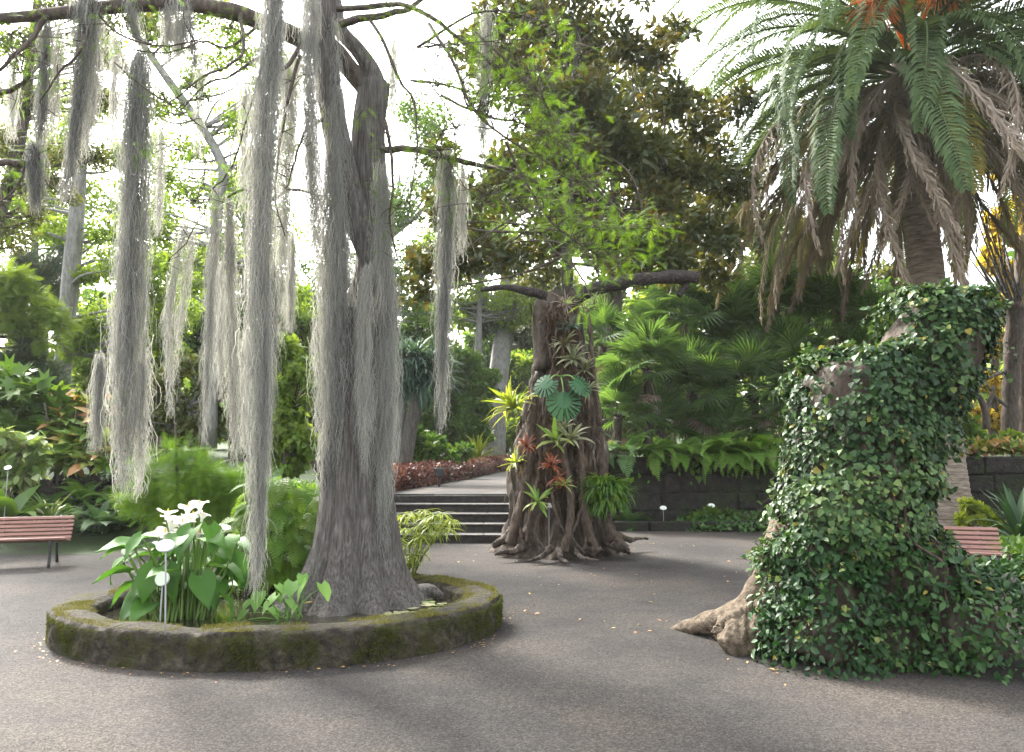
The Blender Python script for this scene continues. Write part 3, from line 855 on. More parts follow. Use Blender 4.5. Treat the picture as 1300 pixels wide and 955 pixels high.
moss('pale moss strip down the middle of the great trunk', [(466, 335), (463, 400), (462, 480), (463, 560), (464, 600)], [.03, .06, .065, .06, .03], 1500, Y=7.66, seed=18, tint=.75)
moss('short pale moss strand between the longest strand and the trunk', [(366, 70), (364, 160), (360, 260), (356, 350), (352, 440)], [.03, .05, .07, .08, .03], 1300, Y=7.75, seed=19, tint=.85)
moss('short dark strand of moss behind the longest strand', [(345, 330), (343, 400), (341, 470), (338, 560)], [.03, .05, .06, .03], 700, Y=7.6, seed=20, tint=.25)
moss('small moss tuft under the limb, left of the longest strand', [(215, -10), (214, 20), (213, 50), (213, 85)], [.04, .05, .035, .01], 350, Y=7.2, seed=21, tint=.7)
moss('small pale moss fringe under the limb above the twigs', [(231, -5), (231, 20), (229, 45), (226, 75)], [.09, .09, .07, .02], 500, Y=7.25, seed=22, tint=.8)
moss('thin grey wisp under the limb, right of the pale fringe', [(241, 15), (242, 40), (245, 65), (247, 95)], [.025, .03, .02, .01], 200, Y=7.2, seed=23, tint=.4)
moss('narrow moss strand above the pointed column', [(166, -10), (166, 20), (172, 45), (181, 60)], [.05, .05, .03, .015], 450, Y=7.05, seed=24, tint=.6)
moss('pale frayed moss hanging from the long limb near the fork', [(378, 52), (375, 110), (372, 180), (370, 240)], [.02, .035, .035, .015], 420, Y=7.9, seed=25, tint=.85)
moss('thin moss strand far left between the two upper bundles', [(75, 25), (74, 70), (70, 120), (66, 180)], [.02, .03, .025, .01], 320, Y=7.1, seed=26, tint=.7)
moss('pale moss clump at the upper fork of the trunk', [(424, 20), (426, 80), (430, 150), (432, 210)], [.05, .05, .045, .02], 700, Y=8.0, seed=27, tint=.8)

for q, (ax_, wd_, n_, Y_, lab) in enumerate([
    ([(18, 60), (17, 120), (15, 180)], [.03, .05, .015], 500, 9, 'faint moss wisp near the left edge beneath the corner twigs'),
    ([(148, 40), (146, 110), (143, 190)], [.03, .045, .015], 500, 9, 'faint moss wisp left of the pointed moss column'),
    ([(205, 150), (203, 230), (200, 300)], [.02, .04, .015], 400, 9.5, 'faint moss wisp right of the pointed moss column'),
    ([(312, 90), (310, 180), (306, 270)], [.03, .05, .02], 600, 9, 'pale moss wisp behind the upper part of the longest strand'),
    ([(282, 330), (281, 420), (280, 510)], [.02, .05, .02], 600, 9.5, 'pale moss wisp between the two paired strands'),
    ([(312, 420), (312, 500), (311, 575)], [.02, .05, .02], 600, 9, 'pale low moss wisp just left of the longest strand'),
    ([(370, 290), (369, 350), (367, 420)], [.03, .05, .02], 600, 9.2, 'pale moss wisp between the longest strand and the trunk curtain'),
    ([(500, 40), (499, 90), (497, 150)], [.02, .035, .01], 300, 8.4, 'small pale moss wisp right of the trunk fork'),
    ([(588, 200), (587, 260), (586, 330)], [.01, .025, .01], 250, 7.6, 'thread of moss right of the lone tapering strand'),
    ([(255, 70), (253, 130), (251, 200)], [.02, .04, .01], 350, 9, 'pale moss thread under the long limb among the green sprays')]):
    moss(lab, ax_, wd_, n_, Y=Y_, seed=50 + q, tint=.9)

# ------------------------------------------------------------------ the epiphyte covered fig
FY = 13.3
fg = thing('strangler_fig', 'broad gnarled fig trunk covered in bromeliads and roots beside the stairs', 'tree', (*gnd(708, 698)[:2], 0))
fc = gnd(708, 690)
nz_, nt_ = 90, 120
th = np.linspace(0, 2 * math.pi, nt_, endpoint=False)
zs = np.linspace(-.05, at(705, 378, FY)[2], nz_)
vv_t = [700, 685, 650, 600, 550, 500, 470, 440, 400, 378]
zt = [at(700, v, FY)[2] for v in vv_t]
lft = np.interp(zs, zt, [628, 641, 651, 654, 661, 671, 675, 685, 690, 693])
rgt = np.interp(zs, zt, [792, 776, 767, 765, 760, 752, 746, 738, 733, 728])
V = []
for z, l, r in zip(zs, lft, rgt):
    vv = np.interp(z, zt[::1], vv_t)
    c = at((l + r) / 2, vv, FY); R_ = px((r - l) / 2, FY)
    low = np.interp(z, [0, .3, 1, 4], [1.3, 1., .8, .6])
    lob = .16 * low * (np.abs(np.sin(3.5 * th + .9 * np.sin(z * 1.1) + .4)) - .5) + .10 * (np.abs(np.sin(7 * th - z * .7 + 1.5 * np.sin(2 * th))) - .5)
    rr = R_ * (1 + lob)
    V.append(np.c_[c[0] + rr * np.cos(th), c[1] + rr * .9 * np.sin(th), np.full(nt_, z)])
V = np.concatenate(V)
cen = np.repeat(np.array([[at((l + r) / 2, 500, FY)[0], FY] for l, r in zip(lft, rgt)]), nt_, 0)
V += np.c_[unit(V[:, :2] - cen), np.zeros(len(V))] * (wob(V * np.array([1, 1, .6]), 4.5, 51) * .085 + wob(V * np.array([1, 1, .5]), 11, 52) * .05 + wob(V * np.array([1, 1, .35]), 26, 53) * .022)[:, None]
i = np.arange(nz_ - 1)[:, None] * nt_; j = np.arange(nt_)[None, :]
g = Geo(); g.add(V, np.stack([i + j, i + (j + 1) % nt_, i + nt_ + (j + 1) % nt_, i + nt_ + j], -1).reshape(-1, 4))
part('trunk', g, M['fig'], fg)
FN = 12.35
for pts, rad, lab in [([(690, 470), (688, 430), (687, 400), (690, 383)], [.16, .16, .15, .13], 'stubby cut head of the fig trunk'), ([(708, 460), (706, 410), (704, 380), (700, 370)], [.15, .15, .13, .10], 'rounded upper stub of the fig trunk')]:
    g = Geo(); g.add(*tube(path(pts, 12.9), rad, 20, 16, rough=.12, seed=6)); part('stub', g, M['fig'], fg, label=lab)
for pts, rad, lab in [([(712, 395, 13.3), (740, 374, 13.1), (770, 363, 13), (805, 356, 12.9), (845, 352, 12.9), (887, 352, 12.9)], [.16, .14, .13, .125, .12, .115], 'thick horizontal branch of the fig with a sawn end'),
                      ([(862, 354, 12.95), (870, 362, 12.95), (862, 376, 12.9)], [.09, .075, .06], 'short sawn side branch'),
                      ([(700, 390, 13.3), (690, 376, 13.2), (670, 370, 13.1), (640, 365, 13), (610, 368, 13)], [.12, .09, .075, .06, .04], 'thin horizontal branch of the fig reaching left'),
                      ([(725, 400, 13.5), (721, 370, 13.5), (719, 310, 13.5), (721, 265, 13.5), (726, 180, 13.6), (730, 100, 13.7), (735, 30, 13.8)], [.13, .11, .105, .10, .085, .06, .04], 'upright stem of the fig')]:
    g = Geo(); g.add(*tube(path(pts), np.array(rad) * .86, 60, 18, flute=5, famp=.08, rough=.16, rf=9, seed=7)); part('limb', g, M['bark_black'], fg, label=lab)
# roots: running over the trunk, hanging free and spreading on the ground
r_ = np.random.RandomState(5)
def rootpath(pts, r0, r1, n=60, k=12, wig=.02, name='aerial_root', mat='root', seed=0):
    P, R = smooth_path(path(pts), np.linspace(r0, r1, len(pts)), n)
    q = np.random.RandomState(seed)
    J = np.cumsum(q.normal(size=P.shape), 0) * wig * .2
    J -= np.linspace(0, 1, n)[:, None] * J[-1]
    g = Geo(); g.add(*tube(P + J, R, k=k, raw=True, rough=.22, rf=22, seed=seed, flute=5, famp=.25))
    part(name, g, M[mat], fg)
for q, (pts, a, b) in enumerate([
    ([(747, 395, 12.9), (750, 430, 12.8), (752, 470, 12.7), (755, 500, 12.7), (762, 540, 12.6)], .03, .05),
    ([(700, 470, 12.6), (694, 510, 12.45), (688, 560, 12.35), (684, 600, 12.3), (676, 640, 12.2), (668, 690, 12.2)], .02, .025),
    ([(692, 480, 12.6), (690, 540, 12.4), (692, 600, 12.3), (693, 650, 12.2), (696, 695, 12.2)], .014, .012),
    ([(680, 505, 12.7), (675, 560, 12.5), (668, 610, 12.4), (660, 650, 12.4), (648, 690, 12.4)], .05, .09),
    ([(760, 560, 12.7), (766, 600, 12.6), (768, 640, 12.5), (775, 675, 12.4), (790, 698, 12.4)], .06, .10),
    ([(712, 520, 12.5), (716, 580, 12.3), (724, 630, 12.2), (722, 670, 12.1), (716, 700, 12.1)], .04, .06),
    ([(735, 540, 12.5), (740, 600, 12.3), (744, 650, 12.2), (752, 690, 12.2), (760, 703, 12.2)], .05, .08),
    ([(700, 610, 12.3), (703, 640, 12.15), (712, 665, 12.1), (730, 690, 12.1), (742, 702, 12.1)], .018, .02),
    ([(740, 640, 12.2), (730, 665, 12.1), (720, 690, 12.1), (714, 704, 12.1)], .02, .025),
    ([(690, 640, 12.2), (682, 670, 12.15), (686, 690, 12.1), (698, 702, 12.1)], .016, .018),
    ([(730, 470, 12.7), (728, 510, 12.5), (735, 545, 12.4)], .02, .025),
    ([(705, 380, 12.8), (697, 400, 12.7), (695, 430, 12.7), (700, 455, 12.7)], .02, .03),
    ([(752, 600, 12.5), (755, 640, 12.3), (748, 670, 12.2), (740, 700, 12.1)], .02, .02),
    ([(664, 620, 12.5), (656, 650, 12.4), (660, 680, 12.3), (668, 700, 12.3)], .03, .035)]):
    rootpath(pts, a, b, seed=q + 60)
for q, (pts, a, b) in enumerate([([(655, 672, 12.7), (640, 684, 12.7), (628, 692, 12.7)], .10, .05), ([(672, 690, 12.3), (650, 700, 12.1), (628, 704, 12.0)], .065, .02), ([(700, 695, 12.2), (690, 706, 11.9), (668, 712, 11.7)], .05, .012), ([(730, 698, 12.2), (738, 708, 11.8), (760, 712, 11.7)], .05, .012), ([(768, 685, 12.5), (785, 696, 12.3), (798, 702, 12.2)], .09, .02), ([(775, 675, 12.9), (800, 682, 13.2), (822, 684, 13.4)], .06, .02), ([(710, 697, 12.2), (712, 706, 11.9), (720, 714, 11.6)], .06, .015)]):
    rootpath(pts, a, b, name='buttress_root', mat='fig', seed=q + 90, k=10)
g = Geo(); q_ = np.random.RandomState(44)
for cu, cv, su, sv, n_ in [(722, 430, 10, 40, 260), (735, 480, 8, 40, 160), (715, 540, 18, 40, 200), (690, 600, 16, 40, 160), (745, 560, 8, 50, 120), (705, 400, 12, 16, 90), (672, 560, 8, 40, 80), (725, 620, 20, 30, 110)]:
    for _ in range(n_):
        u, v = cu + q_.normal() * su, cv + q_.normal() * sv * .6
        p = at(u, v, 12.2 + (1 - (v - 400) / 300) * .35 + abs(u - 708) / 60 * .25)
        tp_ = strap(2, .06, q_.uniform(.3, 1.4), .2)
        Rm = np.array(Matrix.Rotation(q_.uniform(0, 6.28), 3, 'Z') @ Matrix.Rotation(q_.uniform(-1.5, .3), 3, 'X'))
        g.add(tp_[0] * q_.uniform(.10, .28) @ Rm.T + p, tp_[1], q_.uniform(0, .8))
part('dry_leaves', g, M['litter_dark'], fg, kind='stuff')
# crown of the fig: glossy leaves, rusty beneath
r_ = np.random.RandomState(15)
blobs = []
for u, v, Y, rp in [(640, 20, 14.5, 50), (700, 40, 14.2, 60), (760, 50, 14.4, 60), (820, 60, 14.6, 45), (640, 110, 14.5, 50), (700, 130, 14, 65), (770, 140, 13.8, 65), (840, 120, 14.5, 50), (890, 150, 15, 40), (800, 200, 14.2, 70), (730, 220, 14, 60), (870, 220, 15, 60), (660, 210, 14.5, 50), (620, 250, 14.5, 50), (580, 270, 14.2, 45), (820, 280, 14.4, 60), (760, 290, 14, 55), (890, 290, 15, 50), (690, 300, 14.5, 45), (550, 330, 13.8, 38), (590, 320, 14, 40), (640, 330, 14, 36), (530, 370, 13.4, 26), (840, 320, 14, 40), (920, 240, 15.5, 40), (920, 310, 15.5, 36), (935, 130, 16, 30), (600, 60, 15, 40), (860, 40, 15, 26), (850, 200, 14.5, 50), (900, 200, 15.5, 44), (860, 330, 15, 40), (905, 345, 16, 34), (800, 330, 14.6, 36), (700, 180, 13.6, 50), (745, 180, 13.6, 50), (690, -30, 14.5, 70), (780, -30, 14.5, 70), (560, 200, 15, 30)]:
    p = at(u, v, Y); blobs.append((*p, px(rp, Y)))
C, R = clumps(blobs, r_, sub=11, f=.40)
g = Geo()
LEAFF = (LEAF6[0] * np.array([.85, 1, 1]), LEAF6[1])
crown(g, C, R, 31000, .15, LEAFF, r_, out=1., up=.25, sag=.05, shell=.5)
part('crown', g, M['fig_leaf'], fg, kind='stuff')
g = Geo()
for q in range(46):
    c = C[r_.randint(len(C))]
    s = at(r_.uniform(690, 760), r_.uniform(150, 330), 13.8)
    mid = (s + c) / 2 + r_.normal(size=3) * .25
    g.add(*tube([s, mid, c], [.035, .02, .008], 10, 5))
part('branches', g, M['bark_dark'], fg)

# ------------------------------------------------------------------ Canary palm
PY = 16.8
pb = gnd(1204, 672); pb = at(1204, 672, PY)
cp = thing('date_palm', 'tall date palm with a skirt of dead brown fronds and orange fruit stalks', 'palm tree', (pb[0], PY, 0.05))
ax = [(1206, 690), (1204, 660), (1201, 620), (1199, 570), (1194, 500), (1185, 420), (1175, 340), (1167, 270), (1160, 200), (1155, 140), (1152, 85)]
wd = [.62, .50, .42, .36, .335, .335, .345, .35, .36, .46, .40]
P, R = smooth_path(path(ax, PY), wd, 300)
k = 40
V, Fs = tube(P, R, k=k, raw=True)
lens = np.r_[0, np.cumsum(np.linalg.norm(np.diff(P, axis=0), axis=1))]
th = np.arange(k) / k * 2 * math.pi
ph = (lens[:, None] / .125 + .5 * np.sign(np.sin(9 * th))[None] * .5)
saw = (ph % 1.)
ridge = (saw ** 1.5 - .4) * .055
cv = np.repeat(P, k, 0)
V[:300 * k] = cv + (V[:300 * k] - cv) * (1 + ridge.ravel()[:, None] / .4 * .5 + wob(V[:300 * k], 9, 3)[:, None] * .02)
g = Geo(); g.add(V, Fs)
part('trunk', g, M['palm'], cp)
CR = P[-1]
def frond_mesh(name, L, e0, droop, mat, nl=92, ll=.62, lw=.028, dead=False, seed=0, ytip=False):
    r_ = np.random.RandomState(seed)
    s = np.linspace(0, 1, 26)
    an = e0 - droop * s ** 1.25
    dx = np.cos(an) * L / 25; dz = np.sin(an) * L / 25
    Pp = np.c_[np.r_[0, np.cumsum(dx[1:])], np.zeros(26), np.r_[0, np.cumsum(dz[1:])]]
    g = Geo()
    g.add(*tube(Pp, .035 * (1 - .88 * s), k=5, raw=True), tint=.75)
    t = np.repeat(np.linspace(.13, .995, nl), 2)
    sg = np.tile([-1., 1.], nl)
    m = len(t)
    Tn = np.c_[np.interp(t, s, np.cos(an)), np.zeros(m), np.interp(t, s, np.sin(an))]
    Up = np.c_[-Tn[:, 2], np.zeros(m), Tn[:, 0]]
    Sd = np.c_[np.zeros(m), sg, np.zeros(m)]
    O = np.c_[np.interp(t, s, Pp[:, 0]), np.zeros(m), np.interp(t, s, Pp[:, 2])]
    ln = ll * (np.sin(np.pi * np.clip(.1 + .88 * t, 0, 1)) ** .55) * r_.uniform(.85, 1.1, m)
    if dead:
        d1 = Tn * .75 + Sd * r_.uniform(.12, .4, (m, 1)) + np.array([0, 0, -.5]) + r_.normal(size=(m, 3)) * .26
        d2 = Tn * .4 + Sd * .05 + np.array([0, 0, -1.]) + r_.normal(size=(m, 3)) * .32
    else:
        d1 = Tn * .62 + Sd * .78 + Up * (.32 + r_.normal(size=(m, 1)) * .1)
        d2 = Tn * .7 + Sd * .66 + np.array([0, 0, -.45]) + r_.normal(size=(m, 3)) * .08
    d1 = unit(d1); d2 = unit(d2)
    W = unit(np.cross(d1, Up + Sd * .2)) * lw
    a = O; b = O + d1 * (ln * .5)[:, None]; c = b + d2 * (ln * .5)[:, None]
    V = np.stack([a - W * .5, a + W * .5, b - W, b + W, c], 1).reshape(-1, 3)
    o = np.arange(m)[:, None] * 5
    tn = np.clip(r_.uniform(.15, .6, m) + (.55 * t if ytip else 0), 0, 1)
    g.add(V, [o + np.array([[0, 1, 3, 2]]), o + np.array([[2, 3, 4]])], np.repeat(tn, 5))
    return g.mesh(name, mat, smooth=False)
fr = [frond_mesh('frond', 6.2, math.radians(e), math.radians(d), M['pfrond'], seed=i) for i, (e, d) in enumerate([(74, 110), (58, 122), (44, 128), (28, 122), (14, 108), (0, 92)])]
fy = [frond_mesh('frond', 5.9, math.radians(e), math.radians(d), M['pyel'], seed=20 + i, ytip=True) for i, (e, d) in enumerate([(6, 104), (-8, 84)])]
fd = [frond_mesh('frond', l, math.radians(e), math.radians(d), M['pdead'], seed=30 + i, dead=True, ll=.56, lw=.016, nl=96) for i, (l, e, d) in enumerate([(6.3, 0, 96), (6.1, -15, 77), (5.6, -35, 56), (4.8, -5, 90)])]
r_ = np.random.RandomState(4)
def putf(mesh, az, dz=0., roll=0., sc=1., label=None, out=.28):
    rot = Matrix.Rotation(az, 3, 'Z') @ Matrix.Rotation(roll, 3, 'X')
    loc = CR + np.array([math.cos(az) * out, math.sin(az) * out, dz])
    inst('frond', mesh, cp, loc, rot, sc, label)
for lay, (ms, n, dz) in enumerate([([fr[0]], 9, .35), ([fr[1]], 12, .2), ([fr[2]], 15, .08), ([fr[3]], 18, -.05), ([fr[4]], 20, -.15), ([fr[5]], 18, -.25)]):
    for q in range(n):
        putf(ms[0], 2 * math.pi * (q + r_.uniform(-.3, .3)) / n + lay * .37, dz + r_.uniform(-.06, .06), r_.uniform(-.25, .25), r_.uniform(.86, 1.05))
for q in range(10):
    putf(fy[q % 2], 2 * math.pi * (q + r_.uniform(-.3, .3)) / 10, -.35, r_.uniform(-.3, .3), r_.uniform(.8, 1.), 'yellowing green frond')
for q in range(58):
    putf(fd[q % 4], 2 * math.pi * (q + r_.uniform(-.4, .4)) / 58, -.5 - r_.uniform(0, .5), r_.uniform(-.5, .5), r_.uniform(.8, 1.08), 'dead brown frond hanging down', out=.4)
for q in range(34):
    putf(fd[2], 2 * math.pi * (q + r_.uniform(-.4, .4)) / 34, -.9 - r_.uniform(0, .7), r_.uniform(-.5, .5), r_.uniform(.62, .85), 'dead brown frond hanging down', out=.36)
for q, (u, v, Y) in enumerate([(1112, 16, 14.9), (1196, -6, 15.0), (1150, -20, 17.5)]):
    g = Geo(); c0 = CR + np.array([0, -.2, .1]); c1 = at(u, v, Y)
    g.add(*tube([c0, (c0 + c1) / 2 + np.array([0, 0, .3]), c1 + np.array([0, 0, .15])], [.06, .05, .04], 12, 6))
    for _ in range(230):
        d = rnd_dir(r_, 1)[0] * np.array([.62, .45, .46]) * r_.uniform(.6, 1.1)
        s = c1 + np.array([0, 0, .15])
        g.add(*tube([s, s + d * .6 + np.array([0, 0, .06]), s + d + np.array([0, 0, -.08])], [.012, .01, .008], 5, 4, cap=False), tint=r_.uniform(0, 1))
    part('fruit_stalk', g, M['orange'], cp)

# ------------------------------------------------------------------ ivy-covered stump
sb = gnd(1090, 838)
iv = thing('ivy_stump', 'large leaning tree stump smothered in ivy, with bare pale roots at its left', 'stump', (sb[0], sb[1], 0))
caps_ = []
def chain(pts, rad):
    P, R = smooth_path(path(pts), rad, 9)
    for a, b, ra, rb in zip(P[:-1], P[1:], R[:-1], R[1:]):
        caps_.append((a, b, ra, rb))
    return P, R
body = [([(1085, 880, 6.9), (1082, 740, 6.9), (1083, 620, 6.9), (1092, 530, 6.9), (1098, 485, 6.9), (1100, 470, 6.9)], [.62, .56, .54, .54, .52, .42]),
        ([(1110, 700, 6.85), (1124, 600, 6.85), (1150, 510, 6.85), (1182, 445, 6.85), (1200, 405, 6.85), (1203, 392, 6.85)], [.32, .32, .37, .40, .36, .34]),
        ([(1120, 630, 6.8), (1155, 700, 6.8), (1200, 770, 6.7), (1240, 840, 6.6)], [.20, .25, .33, .34]),
        ([(1070, 640, 6.7), (1060, 700, 6.7), (1050, 770, 6.65), (1042, 835, 6.6)], [.34, .36, .36, .32]),
        ([(1050, 680, 6.9), (1030, 750, 6.8), (1015, 830, 6.6)], [.28, .24, .2])]
g = Geo()
for q, (pts, rad) in enumerate(body):
    chain(pts, rad)
    P, R = smooth_path(path(pts), rad, 40)
    V, Fs = tube(P, R * .91, k=40, raw=True, flute=9, famp=.07, rough=.05, rf=9, seed=q)
    V[:, 2] = np.maximum(V[:, 2], -.05)
    g.add(V, Fs)
part('trunk', g, M['stump'], iv)
for u, v, Y, rx, rz in [(1235, 812, 6.6, .42, .36), (1285, 822, 6.55, .36, .30), (1280, 770, 6.9, .32, .34), (1048, 812, 6.5, .33, .28), (985, 808, 6.55, .10, .12), (1200, 790, 6.5, .30, .40), (1330, 800, 6.6, .4, .36), (1060, 760, 6.5, .28, .34), (1175, 735, 6.5, .22, .3), (1262, 846, 6.3, .2, .2), (1090, 832, 6.4, .16, .12)]:
    p = at(u, v, Y); p[2] = max(p[2], .02)
    caps_.append((p, p + np.array([.01, 0, 0]), rx, rx * .98))
A_ = np.array([c[0] for c in caps_]); B_ = np.array([c[1] for c in caps_]); RA = np.array([c[2] for c in caps_]); RB = np.array([c[3] for c in caps_])
def sdf(P):
    d = np.full(len(P), 9.)
    for a, b, ra, rb in caps_:
        ab = b - a
        t = np.clip(((P - a) @ ab) / max(ab @ ab, 1e-9), 0, 1)
        q = np.linalg.norm(P - (a + t[:, None] * ab), axis=1) - (ra + (rb - ra) * t)
        d = np.minimum(d, q)
    return d
r_ = np.random.RandomState(31)
area = (RA + RB) * (np.linalg.norm(B_ - A_, axis=1) + RA * .9)
ii = r_.choice(len(caps_), 150000, p=area / area.sum())
t_ = r_.uniform(0, 1, len(ii))
dr = rnd_dir(r_, len(ii))
P = A_[ii] + t_[:, None] * (B_ - A_)[ii]
rr = RA[ii] + t_ * (RB - RA)[ii]
P = P + dr * rr[:, None]
zneck = at(1200, 388, 6.85)[2]; zsh = at(1080, 452, 6.85)[2]
in_neck = P[:, 0] > at(1138, 400, 6.85)[0]
ztop_ = np.where(in_neck, zneck, zsh - .17 * (at(1138, 400, 6.85)[0] - P[:, 0]))
cut = P[:, 2] > ztop_
P[cut, 2] = ztop_[cut] + r_.uniform(-.03, .05, cut.sum())
dr = np.where(cut[:, None], unit(dr * .4 + np.array([0, 0, 1.])), dr)
d = np.where(cut, 0., sdf(P))
ok = (d > -.03) & (P[:, 2] > .01) & (P[:, 1] < 8) & (P[:, 1] > 6.08 - .45 * P[:, 2] - .12 * (P[:, 0] > 3.1))
P = P[ok]; dr = dr[ok]
# bare wood: shoulder top, neck top and the underside at the right; low middle bared to stand for the shaded gap
def near(P, u, v, Y, r, sq=(1, 1, 1)):
    return np.linalg.norm((P - at(u, v, Y)) * np.array(sq), axis=1) < r * (1 + .35 * wob(P, 9, 77))
bare = near(P, 958, 738, 6.9, .24) | near(P, 940, 790, 6.85, .22) | near(P, 1046, 472, 6.6, .25) | near(P, 1200, 396, 6.6, .10, (1, 1, 1.6)) | near(P, 1236, 440, 6.6, .17) | near(P, 1030, 510, 6.5, .10) | near(P, 1128, 800, 6.35, .15) | near(P, 1128, 735, 6.35, .09)
thin = wob(P, 3.2, 71) + .7 * wob(P, 8, 72)
keep = (~bare | (r_.uniform(size=len(P)) < .14)) & ((thin > -1.5) | (r_.uniform(size=len(P)) < .6))
P = P[keep]; dr = dr[keep]; thin = thin[keep]
low = np.clip((1.0 - P[:, 2]) / .9, 0, 1)
lift = r_.uniform(-.01, .07, len(P)) + np.clip(thin, 0, 1.4) * .10 + low * r_.uniform(0, .17, len(P)) * (r_.uniform(size=len(P)) < .6)
P = P + dr * lift[:, None]
P[:, 2] = np.maximum(P[:, 2], .015)
nL = len(P)
D = np.array([0, 0, -1.]) + dr * .35 + rnd_dir(r_, nL) * .75
Nn = dr * .9 + np.array([0, 0, .55]) + rnd_dir(r_, nL) * .45
sel = r_.permutation(nL)[:52000]
tn = np.clip(.33 + .16 * thin[sel] + r_.uniform(-.3, .33, len(sel)), 0, .78)
tn = np.where(r_.uniform(size=len(sel)) < .012, 1., tn)
up_ = P[sel][:, 2] > .95
g = Geo()
scatter(g, IVY, P[sel][up_], D[sel][up_], Nn[sel][up_], (.024 + .042 * r_.uniform(0, 1, up_.sum()) ** 1.6), tn[up_])
part('ivy', g, M['ivy'], iv, kind='stuff')
g = Geo()
lo_ = ~up_
scatter(g, LEAF6, P[sel][lo_], D[sel][lo_] + np.array([0, 0, .5]), Nn[sel][lo_], (.032 + .058 * r_.uniform(0, 1, lo_.sum()) ** 1.5), np.where(tn[lo_] > .9, 1, tn[lo_] * .9))
part('creeper', g, M['ivy2'], iv, kind='stuff')
for q in range(34):
    k0 = r_.randint(nL)
    if P[k0][2] > 1.4: continue
    pts = [P[k0] - dr[k0] * .05]
    for st_ in range(9):
        tgt = pts[-1] + np.array([r_.normal() * .09, r_.normal() * .05, .17])
        j_ = np.argmin(np.linalg.norm(P[::6] - tgt, axis=1)) * 6
        pts.append(P[j_] - dr[j_] * .03)
    g = Geo(); g.add(*tube(pts, np.linspace(.013, .005, len(pts)), 26, 5)); part('vine', g, M['root'], iv)
g = Geo(); tw_ = Geo()
for q in range(230):
    k0 = r_.randint(nL); a = P[k0]
    L_ = r_.uniform(.08, .24); dd = unit(dr[k0] * .7 + rnd_dir(r_, 1)[0] * .6 + np.array([0, 0, .1])) * L_
    pt = np.array([a + dd * t + np.array([0, 0, -.10 * t * t]) for t in np.linspace(0, 1, 6)])
    if pt[:, 2].min() < .02: continue
    tw_.add(*tube(pt, np.linspace(.004, .0015, 6), 8, 4, cap=False), tint=.4)
    m_n = 7
    pi_ = pt[r_.randint(1, 6, m_n)] + r_.normal(size=(m_n, 3)) * .012
    scatter(g, IVY, pi_, unit(dd) * .5 + rnd_dir(r_, m_n) + np.array([0, 0, -.3]), np.array([0, -.2, .7]) + rnd_dir(r_, m_n) * .6, r_.uniform(.022, .058, m_n), np.clip(r_.uniform(.2, .85, m_n), 0, 1))
part('ivy_shoots', g, M['ivy'], iv, kind='stuff')
part('shoot_stems', tw_, M['root'], iv, kind='stuff')
# bare twigs poking from the ivy
g = Geo()
for _ in range(70):
    q = r_.randint(nL); a = P[q]; dd = unit(dr[q] + rnd_dir(r_, 1)[0] * .7) * r_.uniform(.06, .2)
    g.add(*tube([a - dr[q] * .08, a + dd * .5, a + dd + np.array([0, 0, -.03])], [.005, .004, .002], 5, 4), tint=.5)
part('twigs', g, M['root'], iv, kind='stuff')
def rootpart(name, pts, rad, rough=.12, seed=0, k=18, n=36):
    g = Geo(); V, Fs = tube(path(pts), rad, n * 2, k * 2, rough=rough * .8, rf=13, seed=seed)
    cen_ = V.mean(0); dv = unit(V - cen_)
    V += dv * (wob(V, 34, seed + 7) * .011 * (1 + .8 * (rough > .2)) + wob(V, 80, seed + 9) * .004 * (1 + 2 * (rough > .3)))[:, None]
    V[:, 2] = np.maximum(V[:, 2], -.03); g.add(V, Fs)
    part(name, g, M['pale_root'], iv)
rootpart('root', [(1010, 680, 6.9), (984, 722, 6.9), (958, 764, 7.0), (925, 783, 7.2), (895, 792, 7.4), (868, 797, 7.6), (852, 800, 7.7)], [.24, .15, .12, .10, .09, .055, .02], seed=1)
rootpart('root', [(1000, 750, 6.8), (972, 785, 6.75), (962, 805, 6.7)], [.20, .12, .07], seed=2)
rootpart('burl', [(970, 772, 7.0), (952, 782, 6.95), (936, 788, 6.92), (922, 795, 6.92)], [.10, .125, .115, .06], rough=.34, seed=3, k=34, n=40)
rootpart('burl', [(966, 796, 6.9), (948, 804, 6.85), (932, 814, 6.8), (922, 822, 6.76)], [.12, .145, .125, .075], rough=.26, seed=4, k=34, n=40)
rootpart('root', [(925, 792, 6.95), (913, 803, 6.9), (906, 797, 6.9)], [.07, .05, .02], rough=.35, seed=5)
